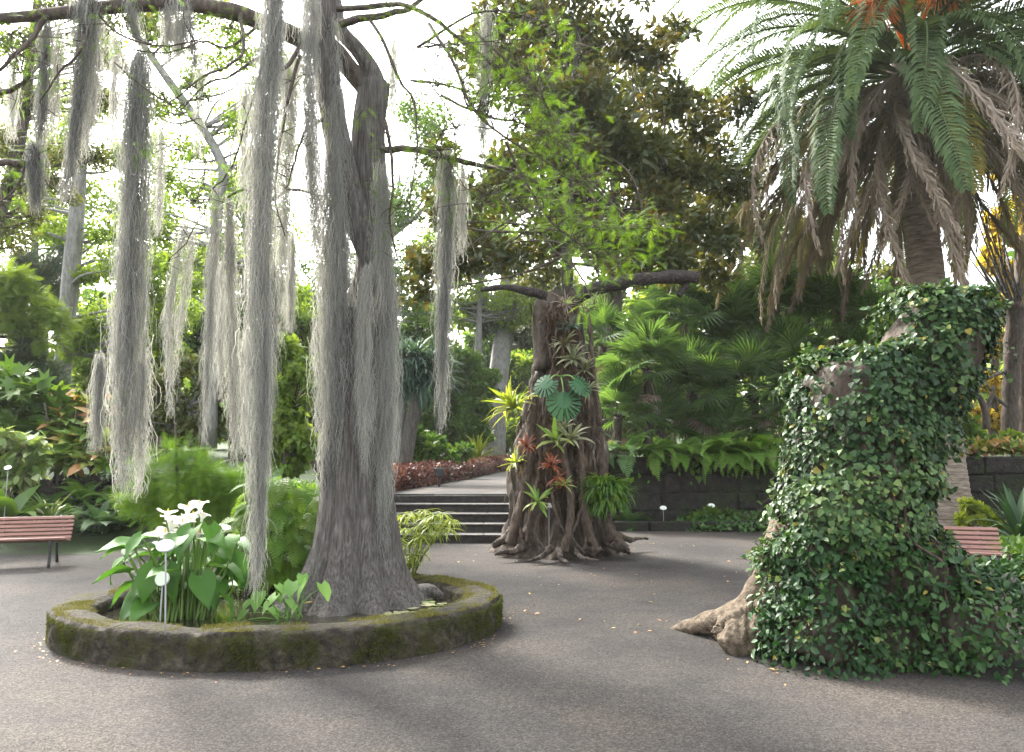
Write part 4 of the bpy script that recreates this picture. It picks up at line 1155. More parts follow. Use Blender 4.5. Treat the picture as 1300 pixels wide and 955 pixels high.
# ------------------------------------------------------------------ plant builders
def blobs_at(L, Y=None):
    out = []
    for b in L:
        y = b[3] if len(b) > 3 else Y
        out.append((*at(b[0], b[1], y), px(b[2], y)))
    return out
def woody(name, label, cat, base, trunk, blobs, n, size, leaf, bark='bark_dark', tpl=LEAF2, sub=7, f=.4, seed=0, group=None, tr=(.15, .08), nbr=None, kw={}):
    """a tree or bush: tapered trunk, branches to the leaf clumps, crown of single leaves"""
    r_ = np.random.RandomState(seed + 1000)
    root = thing(name, label, cat, base, group)
    C, R = clumps(blobs, r_, sub, f)
    g = Geo()
    if trunk is None:
        top = np.mean([b[:3] for b in blobs], 0)
        b0 = np.array(base)
        trunk = [b0, b0 * .55 + top * .45 + r_.normal(size=3) * np.array([.1, .1, 0]), top]
    trunk = np.array(trunk)
    g.add(*tube(trunk, np.linspace(tr[0], tr[1], len(trunk)), 22, 10, rough=.12, rf=4 / max(tr[0], .05) * .15, seed=seed))
    part('trunk', g, M[bark], root)
    g = Geo()
    T, _ = smooth_path(trunk, np.ones(len(trunk)), 30)
    m = nbr if nbr is not None else min(len(C), 26)
    for q in r_.permutation(len(C))[:m]:
        c = C[q]
        dd = np.linalg.norm(T - c, axis=1) + np.maximum(0, T[:, 2] - c[2] + .1) * 2
        s = T[np.argmin(dd)]
        mid = (s + c) / 2 + r_.normal(size=3) * .08 * np.linalg.norm(c - s)
        g.add(*tube([s, mid, c], [tr[1] * .5, tr[1] * .3, tr[1] * .12], 9, 5))
    if m: part('branches', g, M[bark], root, kind='stuff')
    g = Geo()
    crown(g, C, R, n, size, tpl, r_, **kw)
    part('crown', g, M[leaf], root, kind='stuff')
    return root
SPRAY = feather(9, .32, .07, .5, .5, 'oval')
NEED = (np.array([[-.025, 0, 0], [.025, 0, 0], [0, 1, 0]]), [np.array([[0, 1, 2]])])
GRASS = strap(3, .05, 1.0, .2)
LOBED = (np.array([[0, 0, 0], [-.35, .2, .05], [-.2, .35, .02], [-.5, .6, .04], [-.15, .6, 0], [-.2, 1, -.08], [0, .7, 0], [.2, 1, -.08], [.15, .6, 0], [.5, .6, .04], [.2, .35, .02], [.35, .2, .05]]),
         [np.array([[0, 2, 1], [0, 6, 2], [2, 4, 3], [2, 6, 4], [4, 6, 5], [0, 11, 10], [0, 10, 6], [10, 9, 8], [10, 8, 6], [8, 7, 6]])])
def tmesh(name, tpl, mat, tint=None, seed=0, smooth=True):
    g = Geo(); r_ = np.random.RandomState(seed)
    g.add(tpl[0], tpl[1], np.clip(.5 + r_.normal(size=len(tpl[0])) * .05, 0, 1) if tint is None else tint)
    return g.mesh(name, mat, smooth=smooth)
FERN_T = [feather(24, .17, .019, .3, d, 'fern', tri=False, rw=.006) for d in (.7, 1.1, 1.6)]
def fern_meshes(mat):
    return [tmesh('frond', t, M[mat], tint=.25 + .25 * i, seed=i) for i, t in enumerate(FERN_T)]
FM = {k: fern_meshes(k) for k in ('fern', 'fern_dark', 'lime')}
def fern(label, base, n, L, mat='fern', el=(15, 70), seed=0, group=None, azr=(0, 360), name='fern', cat='fern', vs=(0, 1, 2)):
    r_ = np.random.RandomState(seed + 300)
    t = thing(name, label, cat, base, group)
    for q in range(n):
        az = math.radians(azr[0] + (azr[1] - azr[0]) * (q + r_.uniform(.1, .9)) / n)
        e = math.radians(r_.uniform(*el))
        rot = Matrix.Rotation(az, 3, 'Z') @ Matrix.Rotation(e, 3, 'X') @ Matrix.Rotation(r_.uniform(-.4, .4), 3, 'Y')
        inst('frond', FM[mat][vs[r_.randint(len(vs))]], t, np.array(base) + np.array([0, 0, .02]), rot, L * r_.uniform(.75, 1.15))
    return t
STRAPM = {}
def strap_plant(name, label, cat, base, n, L, mat, el=(20, 80), wid=.09, droops=(.5, 1.1, 1.6), seed=0, group=None, tilt=None, azr=(0, 360)):
    r_ = np.random.RandomState(seed + 500)
    key = (mat, wid, droops)
    if key not in STRAPM:
        STRAPM[key] = [tmesh('leaf', strap(5, wid, d, .3), M[mat], tint=.2 + .2 * i + np.repeat(np.linspace(0, .35, 6), 3), seed=i) for i, d in enumerate(droops)]
    t = thing(name, label, cat, base, group)
    for q in range(n):
        az = math.radians(azr[0] + (azr[1] - azr[0]) * (q + r_.uniform(0, 1)) / n) + q * 2.4 * (azr[1] - azr[0] >= 360)
        e = math.radians(r_.uniform(*el))
        rot = Matrix.Rotation(az, 3, 'Z') @ Matrix.Rotation(e, 3, 'X')
        if tilt is not None: rot = tilt @ rot
        inst('leaf', STRAPM[key][r_.randint(len(droops))], t, base, rot, L * r_.uniform(.7, 1.15))
    return t

# ------------------------------------------------------------------ background woods and trees
def low(u, v, Y):
    p = at(u, v, Y); return np.array([p[0], Y, tz(p[0], Y) - .05])
BW = 'trees closing the back of the garden'
def back(u, Y, top, wpx, leaf, label, seed, n=7600, size=.42, tpl=LEAF2, v0=560):
    r_ = np.random.RandomState(seed + 50)
    L = []
    for q in range(17):
        v = r_.uniform(top, v0); k_ = (v - top) / max(1, v0 - top)
        L.append((u + r_.uniform(-1, 1) * wpx * (.45 + .5 * k_), v, wpx * r_.uniform(.28, .45)))
    return woody('background_tree', label, 'tree', low(u, 560, Y), None, blobs_at(L, Y), n, size, leaf, seed=seed, group=BW, sub=6, f=.42, tr=(.3, .12), tpl=tpl)
back(-40, 40, 330, 90, 'green', 'green background tree at the far left edge, behind the pine', 1)
back(60, 46, 380, 90, 'lime', 'yellow green background tree behind the grey trunk', 2)
back(160, 42, 370, 85, 'green', 'green background tree seen left of the pointed moss column', 3)
back(255, 36, 345, 75, 'green', 'green background tree between the pointed moss column and the paired strands', 4)
back(345, 44, 375, 85, 'lime', 'yellow green background tree behind the longest moss strand', 5)
back(440, 40, 400, 85, 'green', 'green background tree hidden mostly by the great mossy trunk', 6)
back(560, 46, 395, 80, 'lime', 'pale yellow green background tree above the round clipped bush', 7)
back(640, 50, 420, 70, 'green', 'small background tree at the end of the upper path', 8)
back(720, 44, 350, 85, 'olive', 'olive background tree directly behind the fig trunk', 9)
back(810, 40, 310, 90, 'olive', 'olive background tree behind the fan palms, right of the fig', 10)
back(900, 38, 300, 90, 'green', 'green background tree behind the middle of the fan palms', 11)
back(985, 42, 290, 90, 'olive', 'olive background tree behind the right end of the fan palms', 12)
back(1080, 36, 330, 85, 'green', 'green background tree behind the hanging palm fronds', 13)
back(1165, 40, 350, 75, 'olive', 'olive background tree behind the palm trunk', 14)
back(1345, 38, 330, 90, 'green', 'green background tree at the far right edge', 15)

def tpath(L, Y):
    return path(L, Y)
back(120, 30, 400, 60, 'lime', 'yellow green tree of middle height right of the grey trunk', 21, n=12000, size=.24)
back(205, 28, 430, 55, 'lime', 'yellow green bushy tree right of the pointed moss column', 22, n=12000, size=.22)
back(300, 30, 400, 60, 'green', 'green bushy tree behind the paired moss strands', 23, n=12000, size=.24)
back(390, 30, 410, 55, 'lime', 'yellow green bushy tree left of the great trunk curtain', 24, n=12000, size=.24)
back(510, 36, 400, 50, 'green', 'green tree behind the tufted tree', 25, n=10000, size=.28)
back(680, 40, 440, 50, 'lime', 'yellow green tree seen between the path and the fig', 26, n=9000, size=.28)
back(1215, 32, 420, 60, 'lime', 'yellow green tree behind the ivy stump and the palm trunk', 27, n=10000, size=.26)
back(850, 34, 280, 80, 'lime', 'sunlit yellow green tree above the fan palms, right of the fig', 28, n=12000, size=.28)
back(1010, 34, 300, 80, 'olive', 'sunlit olive tree above the fan palms, left of the ivy stump', 29, n=12000, size=.28)
r_ = np.random.RandomState(7); g = Geo(); n = 26000
P = np.c_[r_.uniform(-75, 75, n), r_.uniform(56, 66, n), np.zeros(n)]
P[:, 2] = .6 + r_.uniform(0, 1, n) ** .8 * (7.5 + 3 * wob(P, .25, 4) + 1.5 * wob(P, .9, 5))
scatter(g, LEAF2, P, rnd_dir(r_, n) + np.array([0, 0, -.2]), rnd_dir(r_, n) + np.array([0, -.4, .5]), .9 * r_.uniform(.6, 1.3, n), np.clip(.5 + .3 * wob(P, .5, 6) + r_.uniform(-.25, .25, n), 0, 1))
setting('far_wood', g, M['lime'], kind='stuff')
def tall(u, Y, blobs, leaf, label, seed, n, size):
    return woody('background_tree', label, 'tree', low(u, 560, Y), None, blobs_at(blobs, Y), n, size, leaf, 'bark_grey', seed=seed, group='tall pale trees behind the moss', sub=11, f=.46, tr=(.22, .10), nbr=60)
tall(40, 30, [(30, 230, 60), (80, 180, 50), (20, 300, 60), (90, 290, 50), (50, 130, 40), (-20, 180, 60), (60, 360, 50)], 'lime', 'tall airy pale tree behind the slim grey trunk', 41, 12000, .17)
tall(170, 33, [(150, 330, 60), (190, 260, 60), (130, 250, 50), (220, 320, 60), (180, 180, 45), (160, 390, 50), (230, 390, 50)], 'lime', 'tall airy pale tree behind the pointed moss column', 42, 12000, .18)
tall(310, 31, [(300, 320, 60), (350, 300, 55), (280, 240, 50), (340, 220, 50), (310, 150, 45), (290, 390, 50), (360, 380, 50), (260, 330, 40)], 'lime', 'tall airy pale tree behind the longest moss strand', 43, 12000, .17)
tall(430, 34, [(400, 360, 50), (440, 330, 50), (510, 330, 50), (520, 260, 45), (540, 400, 40), (480, 380, 50), (530, 150, 50), (550, 220, 40)], 'green', 'tall airy tree showing right of the great mossy trunk', 44, 11000, .18)
tall(600, 36, [(600, 350, 45), (640, 390, 40), (570, 400, 40), (670, 380, 40), (620, 300, 50), (560, 320, 50)], 'lime', 'tall airy pale tree left of the fig head', 45, 10000, .2)
woody('tree', 'large olive tree filling the gap behind the fig crown', 'tree', low(760, 560, 25), None, blobs_at([(640, 80, 60), (700, 60, 70), (770, 80, 70), (830, 120, 60), (720, 160, 80), (800, 200, 80), (860, 220, 60), (660, 240, 60), (740, 270, 70), (830, 300, 70), (890, 290, 55), (690, 330, 50), (770, 340, 50), (900, 350, 40), (930, 270, 40)], 25), 24000, .21, 'olive', seed=46, sub=10, f=.42, tr=(.4, .15), nbr=60)
# left side
woody('tree', 'slim tree with a straight pale grey trunk at the left', 'tree', low(78, 520, 21), path([(77, 530), (82, 430), (92, 330), (99, 250), (105, 190), (112, 110), (118, 40)], 21), blobs_at([(130, 290, 34), (110, 345, 26), (155, 350, 40), (60, 190, 26), (100, 130, 45), (205, 330, 26), (30, 260, 26), (150, 200, 30), (130, 60, 40), (170, 400, 34), (130, 420, 30), (190, 430, 40), (230, 400, 36), (60, 290, 30), (100, 440, 30), (200, 370, 34)], 21), 13000, .13, 'lime', 'bark_grey', sub=11, f=.45, seed=20, tr=(.24, .10), nbr=60)
woody('acacia_tree', 'spreading yellow green tree with layered feathery foliage at the left edge', 'tree', low(-30, 540, 19), path([(-30, 560), (-20, 450), (10, 400), (30, 380)], 19), blobs_at([(10, 360, 34), (40, 385, 36), (75, 405, 26), (15, 410, 36), (55, 425, 26), (-10, 390, 40), (-20, 350, 40)], 19), 2700, .31, 'lime', tpl=SPRAY, sub=8, f=.36, seed=21, tr=(.16, .08), kw=dict(flat=.45, up=1.2, sag=-.1))
woody('pine_tree', 'rounded grey green pine crown above the feathery tree at the left', 'tree', low(55, 540, 27), None, blobs_at([(45, 325, 36), (70, 345, 34), (40, 360, 30), (80, 315, 24), (25, 340, 26), (70, 370, 24)], 27), 14000, .30, 'pine', tpl=NEED, sub=9, f=.36, seed=22, tr=(.3, .12))
woody('conifer', 'low dark blue green conifer behind the lobed leaf shrub', 'tree', low(35, 560, 19), None, blobs_at([(35, 445, 26), (20, 470, 30), (50, 475, 30), (35, 500, 34), (62, 500, 24), (5, 490, 30)], 19), 12000, .34, 'pine', tpl=NEED, sub=8, f=.42, seed=23, tr=(.15, .06), kw=dict(sag=.2))
woody('lobed_shrub', 'shrub with big glossy lobed leaves at the left edge', 'shrub', low(15, 590, 16), None, blobs_at([(12, 485, 26), (40, 500, 26), (10, 520, 34), (45, 530, 28), (65, 520, 18), (-15, 500, 34), (20, 555, 34), (-20, 550, 30)], 16), 620, .40, 'green', tpl=LOBED, sub=6, f=.5, seed=24, tr=(.07, .04), kw=dict(up=.9, shell=.4))
woody('pale_forked_tree', 'leaning pale tree with bare forked branches behind the paired moss strands', 'tree', low(268, 560, 18), path([(266, 570), (268, 470), (271, 380), (274, 300), (277, 255), (284, 215), (262, 170), (238, 135), (205, 90), (170, 40)], 18), blobs_at([(240, 190, 30), (210, 140, 30), (300, 160, 30), (260, 90, 40), (330, 120, 30), (320, 250, 30), (230, 250, 26), (200, 220, 30), (180, 280, 24), (330, 200, 26), (300, 60, 40), (360, 180, 20), (240, 360, 26), (370, 370, 24), (280, 320, 34), (340, 320, 30), (210, 300, 30), (300, 230, 40), (360, 100, 40), (270, 20, 50), (200, 30, 40)], 18), 15000, .095, 'lime', 'bark_grey', sub=12, f=.45, seed=25, tr=(.17, .07), nbr=90)
woody('tree', 'airy tree with thin brown branches and sparse leaves in the upper left corner', 'tree', low(-60, 560, 17), path([(-60, 580), (-40, 430), (-10, 300), (15, 220), (30, 150), (40, 60), (50, -20)], 17), blobs_at([(25, 130, 30), (60, 60, 36), (10, 60, 40), (150, 80, 24), (20, 230, 26), (5, 180, 30), (130, 30, 30), (60, 130, 26), (80, 10, 36), (180, 30, 24), (45, 270, 26), (190, 120, 20), (100, 200, 40), (70, 240, 34), (120, 130, 40), (20, 300, 30)], 17), 13000, .09, 'olive', sub=12, f=.45, seed=26, tr=(.2, .07), nbr=90)
woody('twiggy_shrub', 'olive shrub full of bare pale twigs behind the feathery bush', 'shrub', low(240, 590, 18.5), None, blobs_at([(195, 490, 32), (235, 470, 36), (275, 490, 34), (215, 530, 34), (265, 535, 34), (300, 510, 28), (180, 540, 26), (250, 560, 30)], 18.5), 5200, .15, 'olive', 'bark_grey', sub=8, f=.4, seed=27, tr=(.08, .05), nbr=50)
woody('bamboo_shrub', 'tall fine leaved yellow green shrub between the longest moss strand and the trunk', 'shrub', low(368, 590, 15.5), None, blobs_at([(362, 450, 24), (385, 470, 24), (350, 490, 28), (375, 510, 30), (395, 500, 24), (355, 545, 32), (385, 555, 32), (340, 570, 26), (370, 590, 26)], 15.5), 7000, .14, 'lime', sub=8, f=.4, seed=28, tr=(.06, .04), nbr=40, kw=dict(sag=-.6))
woody('shrub', 'bright leafy shrub behind the lower edge of the great trunk curtain', 'shrub', low(425, 600, 17), None, blobs_at([(425, 470, 26), (440, 510, 30), (410, 540, 30), (450, 560, 26), (330, 470, 24), (300, 450, 24), (315, 520, 28), (325, 560, 26)], 17), 4600, .17, 'green', sub=8, f=.42, seed=29, tr=(.08, .05))

# rosette bush
r_ = np.random.RandomState(61)
rb = thing('rosette_bush', 'broad bush of green and orange leaf rosettes below the grey trunk', 'shrub', low(90, 600, 15.8))
def rosette_geo(n, L, wid, seed, t0):
    q = np.random.RandomState(seed); g = Geo()
    for k_ in range(n):
        tp = strap(4, wid, q.uniform(.5, 1.3), .3, .6)
        az = k_ * 2.4; e = q.uniform(5, 70) / 57.3
        Rm = np.array(Matrix.Rotation(az, 3, 'Z') @ Matrix.Rotation(e, 3, 'X'))
        g.add(tp[0] * L * q.uniform(.7, 1.1) @ Rm.T, tp[1], np.clip(t0 + .5 * (1 - e / 1.2) + q.uniform(-.2, .2), 0, 1))
    return g.mesh('rosette', M['dracaena'])
RM = [rosette_geo(18, .52, .15, i, [-.1, .0, .1, .25, .4, .45][i]) for i in range(6)]
for q in range(62):
    u = r_.uniform(35, 150); v = r_.uniform(500, 596)
    if v < 505 + abs(u - 105) * .35: v += 25
    Y = 15.2 + (590 - v) / 90 * 1.5 + r_.uniform(-.15, .15)
    inst('rosette', RM[r_.randint(6)], rb, at(u, v, Y), Matrix.Rotation(r_.uniform(0, 6.28), 3, 'Z') @ Matrix.Rotation(r_.uniform(.0, .7), 3, 'X'), r_.uniform(.75, 1.2))
g = Geo()
for q in range(26):
    b0 = low(r_.uniform(50, 140), 600, 15.9); c = at(r_.uniform(40, 145), r_.uniform(510, 580), 15.7)
    g.add(*tube([b0, (b0 + c) / 2 + r_.normal(size=3) * .08, c], [.03, .025, .02], 8, 5))
part('stems', g, M['bark_dark'], rb, kind='stuff')
woody('variegated_shrub', 'cream edged variegated shrub at the left edge above the bench', 'shrub', low(10, 610, 14), None, blobs_at([(15, 560, 22), (40, 570, 20), (10, 590, 26), (45, 595, 18), (-15, 575, 28), (25, 610, 20)], 14), 520, .23, 'varieg', tpl=LEAF6, sub=6, f=.5, seed=30, tr=(.04, .025), kw=dict(up=.9))
for q, (u, v, Y, n, L, mt, lab) in enumerate([
    (62, 622, 14.6, 16, .62, 'fern_dark', 'feathery fern behind the middle of the left bench'),
    (30, 628, 14.4, 16, .6, 'fern', 'fresh green fern behind the left part of the left bench'),
    (108, 610, 15.0, 18, .7, 'fern', 'light green fern under the rosette bush'),
    (140, 612, 15.0, 16, .66, 'fern', 'light green fern just left of the pointed moss column'),
    (160, 642, 14.3, 16, .6, 'fern_dark', 'dark fern below the tip of the pointed moss column'),
    (90, 645, 14.1, 16, .6, 'fern_dark', 'dark fern above the ground cover right of the bench'),
    (128, 640, 14.2, 18, .66, 'fern_dark', 'greyish fern in the middle of the left bed'),
    (190, 600, 15.6, 18, .8, 'fern', 'tall fern behind the feathery bush, right of the pointed column'),
    (300, 590, 14.6, 18, .75, 'fern', 'bright fern behind the longest moss strand'),
    (335, 605, 14.2, 16, .7, 'fern', 'bright fern right of the longest moss strand'),
    (260, 580, 15.8, 18, .8, 'fern', 'bright fern at the back of the left bed'),
    (225, 590, 15.6, 16, .7, 'fern_dark', 'deep green fern at the back of the left bed')]):
    p = at(u, v, Y); fern(lab, (p[0], Y, max(tz(p[0], Y), p[2] - L * .55)), n, L, mt, seed=q, group='ferns in the left bed')
p = at(64, 652, 13.6); strap_plant('striped_plant', 'arching cream striped plant behind the right end of the left bench', 'plant', (p[0], 13.6, p[2] - .15), 42, .62, 'varieg', el=(25, 80), wid=.035, seed=1)
p = at(152, 640, 14.8); strap_plant('striped_plant', 'cream striped plant beside the tip of the pointed moss column', 'plant', (p[0], 14.8, p[2] - .1), 34, .55, 'varieg', el=(25, 80), wid=.035, seed=2)
p = at(12, 655, 13.2); strap_plant('broad_leaf_plant', 'bright broad leaved plant behind the left end of the bench', 'plant', (p[0], 13.2, p[2] - .1), 12, .75, 'green', el=(20, 75), wid=.2, seed=3)
# ground cover between the bench and the feathery bush
def cover(name, label, pts, n, size, mat, h, seed, cat='ground cover', tpl=LEAF6):
    r_ = np.random.RandomState(seed)
    P = np.array([gnd(u, v) for u, v in pts])
    c = P.mean(0)
    g = Geo()
    t = r_.uniform(0, len(P), n); i = t.astype(int); fr = (t - i)[:, None]
    e = P[i] * (1 - fr) + P[(i + 1) % len(P)] * fr
    s = np.sqrt(r_.uniform(0, 1, n))[:, None]
    X = c + (e - c) * s
    hh = h * (1 - s[:, 0] ** 3) * (.75 + .4 * wob(X, 3, seed)) + .05
    X[:, 2] = np.array([max(0, q) for q in terr(X[:, 0], X[:, 1])]) + hh * r_.uniform(.35, 1.1, n)
    D = rnd_dir(r_, n) + np.array([0, -.2, .25]); Nn = rnd_dir(r_, n) * .6 + np.array([0, -.3, 1])
    scatter(g, tpl, X, D, Nn, size * r_.uniform(.6, 1.25, n), r_.uniform(0, 1, n))
    o = single(name, label, cat, g, M[mat], c)
    o['kind'] = 'stuff'
cover('ground_cover', 'dark glossy ground cover on the gravel edge right of the left bench', [(75, 690), (130, 692), (190, 686), (215, 675), (190, 662), (130, 656), (80, 662)], 2600, .16, 'dark', .42, 3)
cover('ground_cover', 'light green low plants under the feathery bush', [(190, 680), (260, 690), (330, 690), (400, 680), (400, 660), (300, 655), (200, 660)], 3400, .11, 'fern', .25, 4)

# feathery young cypress bush
woody('feathery_bush', 'bright feathery young conifer bush with a thin dark stem', 'shrub', low(225, 655, 13.4), path([(226, 668), (225, 620), (224, 570), (222, 535)], 13.4), blobs_at([(225, 575, 24), (200, 595, 28), (250, 595, 28), (185, 620, 26), (225, 620, 32), (270, 615, 28), (295, 605, 22), (190, 645, 24), (235, 650, 28), (280, 645, 26), (305, 635, 18), (170, 635, 14)], 13.4), 2900, .26, 'cyp_leaf', tpl=SPR, sub=8, f=.4, seed=31, tr=(.035, .012), kw=dict(flat=.5, up=1.2, sag=-.1))

# middle distance: tufted trees, round bush, hedge
r_ = np.random.RandomState(71)
tt_ = thing('tufted_tree', 'twin trunked tree with blue green tufts of narrow leaves left of the round bush', 'tree', low(515, 590, 21))
for pts, r0 in [([(512, 592), (522, 540), (534, 500), (542, 478)], .20), ([(503, 590), (506, 540), (512, 490), (510, 462)], .14), ([(526, 520), (522, 490), (526, 462)], .12)]:
    g = Geo(); g.add(*tube(path(pts, 21), np.linspace(r0, r0 * .7, len(pts)), 20, 12, rough=.1, seed=3)); part('trunk', g, M['bark_grey'] if r0 < .2 else M['bark'], tt_)
for q, (u, v) in enumerate([(543, 472), (528, 455), (510, 456), (518, 470), (552, 482), (535, 488), (500, 480), (550, 462)]):
    g = Geo(); n = 170
    D = rnd_dir(r_, n) + np.array([0, 0, .25]); P = np.repeat(at(u, v, 21)[None], n, 0)
    scatter(g, strap(3, .028, .9, .2), P, D, np.array([0, 0, 1.]) + rnd_dir(r_, n) * .3, .85 * r_.uniform(.7, 1.1, n), r_.uniform(0, 1, n))
    part('leaf_tuft', g, M['blue'], tt_)
woody('round_bush', 'dense round green bush tree above the red hedge', 'tree', low(548, 585, 33), path([(548, 592), (549, 560), (556, 520), (570, 490)], 33), blobs_at([(585, 465, 28), (560, 480, 26), (610, 480, 24), (575, 505, 34), (610, 515, 26), (548, 515, 24), (590, 545, 30), (560, 545, 26), (625, 500, 14), (535, 540, 18), (615, 550, 18)], 33), 17000, .22, 'green', sub=8, f=.4, seed=32, tr=(.10, .05), kw=dict(shell=.4))
woody('shrub', 'shrub with glossy bright leaves beneath the tufted tree', 'shrub', low(520, 600, 24), None, blobs_at([(520, 560, 22), (545, 570, 22), (530, 585, 20), (570, 580, 20), (505, 580, 18), (590, 572, 14)], 24), 2600, .22, 'green', seed=33, tr=(.05, .03))
p = at(606, 580, 32); strap_plant('grassy_plant', 'tuft of yellow green narrow leaves behind the far end of the hedge', 'plant', (p[0], 32, p[2] - .2), 70, 1.3, 'brom_lime', el=(25, 85), wid=.03, seed=4)
woody('tree', 'far tree with a mottled pale grey trunk beside the fig', 'tree', low(630, 585, 37), path([(626, 590), (630, 520), (634, 470), (640, 420), (644, 370), (648, 300)], 37), blobs_at([(650, 400, 26), (620, 410, 24), (665, 430, 18), (600, 385, 26), (640, 330, 34), (670, 370, 24)], 37), 3200, .28, 'pine', 'bark_grey', tpl=LEAF2, sub=8, f=.36, seed=34, tr=(.5, .32))
# hedge
r_ = np.random.RandomState(81)
hp = np.array([(-2.55, 15.95), (-2.3, 17.5), (-1.9, 20), (-1.3, 24), (-.45, 30), (.3, 33)])
hd = thing('red_hedge', 'low clipped hedge of dull red leaves along the upper path', 'hedge', (hp[0][0], hp[0][1], Z_TOP))
HP, _ = smooth_path(np.c_[hp - np.array([.35, 0]), np.zeros(len(hp))], np.ones(len(hp)), 60)
n = 17000
k_ = r_.uniform(0, 1, n) ** 1.5 * 59
P = np.stack([np.interp(k_, np.arange(60), HP[:, q]) for q in range(3)], -1)
lx = r_.uniform(-1, 1, n); lz = r_.uniform(0, 1, n)
hh_ = .52 + .05 * wob(P, 2.5, 3)
P[:, 0] += lx * .42; P[:, 2] = terr(P[:, 0], P[:, 1]).clip(Z_TOP) + lz * hh_ * np.sqrt(np.clip(1.05 - np.abs(lx) ** 4 * .5, 0, 1))
keep = (np.abs(lx) > .7) | (lz > .7)
P = P[keep]; n = len(P)
g = Geo()
scatter(g, LEAF2, P, rnd_dir(r_, n) + np.array([0, 0, .2]), rnd_dir(r_, n) + np.array([0, -.3, .5]), .085 * r_.uniform(.7, 1.3, n), np.clip(.4 + .5 * wob(P, 1.5, 8) + r_.uniform(-.4, .4, n), 0, 1))
part('leaves', g, M['red'], hd, kind='stuff')
g = Geo()
for a, b in zip(HP[:-1:4], HP[4::4]):
    d = b - a
    g.add(*box((*((a + b) / 2)[:2], max(Z_TOP, tz(*((a + b) / 2)[:2])) + .2), (.5, np.linalg.norm(d) + .02, .4), rz=-math.atan2(d[0], d[1])))
part('branches', g, M['bark_dark'], hd)
p = at(559, 600, 19.2)
gl = thing('garden_spotlight', 'small dark box light half sunk in the red hedge', 'spotlight', (p[0], 19.0, Z_TOP))
g = Geo(); g.add(*box((p[0], 18.95, Z_TOP + .34), (.20, .16, .20), bev=.02)); part('housing', g, M['iron'], gl, smooth=False)
g = Geo(); g.add(*tube([(p[0], 18.95, Z_TOP), (p[0], 18.95, Z_TOP + .24)], [.025, .02], 4, 8)); part('stake', g, M['iron'], gl)

# ------------------------------------------------------------------ terrace above the retaining wall
def fan_mesh(seed, mat='fan', nseg=26, spread=2.25):
    q = np.random.RandomState(seed); g = Geo()
    pl = .62
    g.add(*tube([(0, 0, 0), (0, pl * .5, .02), (0, pl, 0)], [.014, .011, .009], 5, 4, cap=False), tint=.7)
    for k_ in range(nseg):
        a = -spread + 2 * spread * (k_ + .5) / nseg
        L = .62 * (.72 + .28 * math.cos(a * .55)) * q.uniform(.92, 1.05)
        d = np.array([math.sin(a), math.cos(a), 0]); s = np.array([math.cos(a), -math.sin(a), 0])
        dr_ = np.array([0, 0, -1.]) * q.uniform(.10, .32)
        c = np.array([0, pl, 0]); w_ = .026
        V = [c, c + d * L * .55 - s * w_ + np.array([0, 0, .015]), c + d * L * .55 + np.array([0, 0, -.012]), c + d * L * .55 + s * w_ + np.array([0, 0, .015]), c + d * L + dr_ * L]
        g.add(np.array(V), [np.array([[0, 2, 1], [0, 3, 2], [1, 2, 4], [2, 3, 4]])], np.clip(.5 + q.uniform(-.35, .35), 0, 1))
    return g.mesh('fan_leaf', M[mat], smooth=False)
FANM = [fan_mesh(i) for i in range(5)] + [fan_mesh(9, 'pdead', 18, 1.6)]
def fan_palm(label, u, v, Y, n=26, sc=1., seed=0, r=.09):
    q = np.random.RandomState(seed + 900)
    c = at(u, v, Y); b0 = np.array([c[0] + q.uniform(-.2, .2), Y + .1, tz(c[0], Y) - .05])
    t = thing('fan_palm', label, 'fan palm', b0, 'fan palms above the retaining wall')
    c[2] = max(c[2], b0[2] + .25)
    g = Geo(); g.add(*tube([b0, (b0 + c) / 2 + np.array([.05, 0, 0]), c], [r * 1.2, r, r * 1.1], 18, 10, rough=.25, rf=12, seed=seed)); part('trunk', g, M['bark_dark'], t)
    for k_ in range(n):
        az = k_ * 2.4 + q.uniform(-.2, .2); e = math.radians(85 - 105 * ((k_ + .5) / n) + q.uniform(-8, 8))
        rot = Matrix.Rotation(az, 3, 'Z') @ Matrix.Rotation(e, 3, 'X') @ Matrix.Rotation(q.uniform(-.5, .5), 3, 'Y') 
        inst('fan_leaf', FANM[q.randint(5)], t, c + np.array([0, 0, q.uniform(-.05, .12)]), rot, sc * q.uniform(.85, 1.1))
    for k_ in range(4):
        rot = Matrix.Rotation(q.uniform(0, 6.28), 3, 'Z') @ Matrix.Rotation(math.radians(q.uniform(-75, -50)), 3, 'X')
        inst('fan_leaf', FANM[5], t, c - np.array([0, 0, .08]), rot, sc * .8, 'withered brown fan leaf')
    g = Geo()
    for k_ in range(14):
        d = rnd_dir(q, 1)[0] * .16; d[2] = abs(d[2]) * .6
        g.add(*tube([c, c + d * .6, c + d], [.03, .02, .008], 4, 5))
    part('crown_fibre', g, M['root'], t)
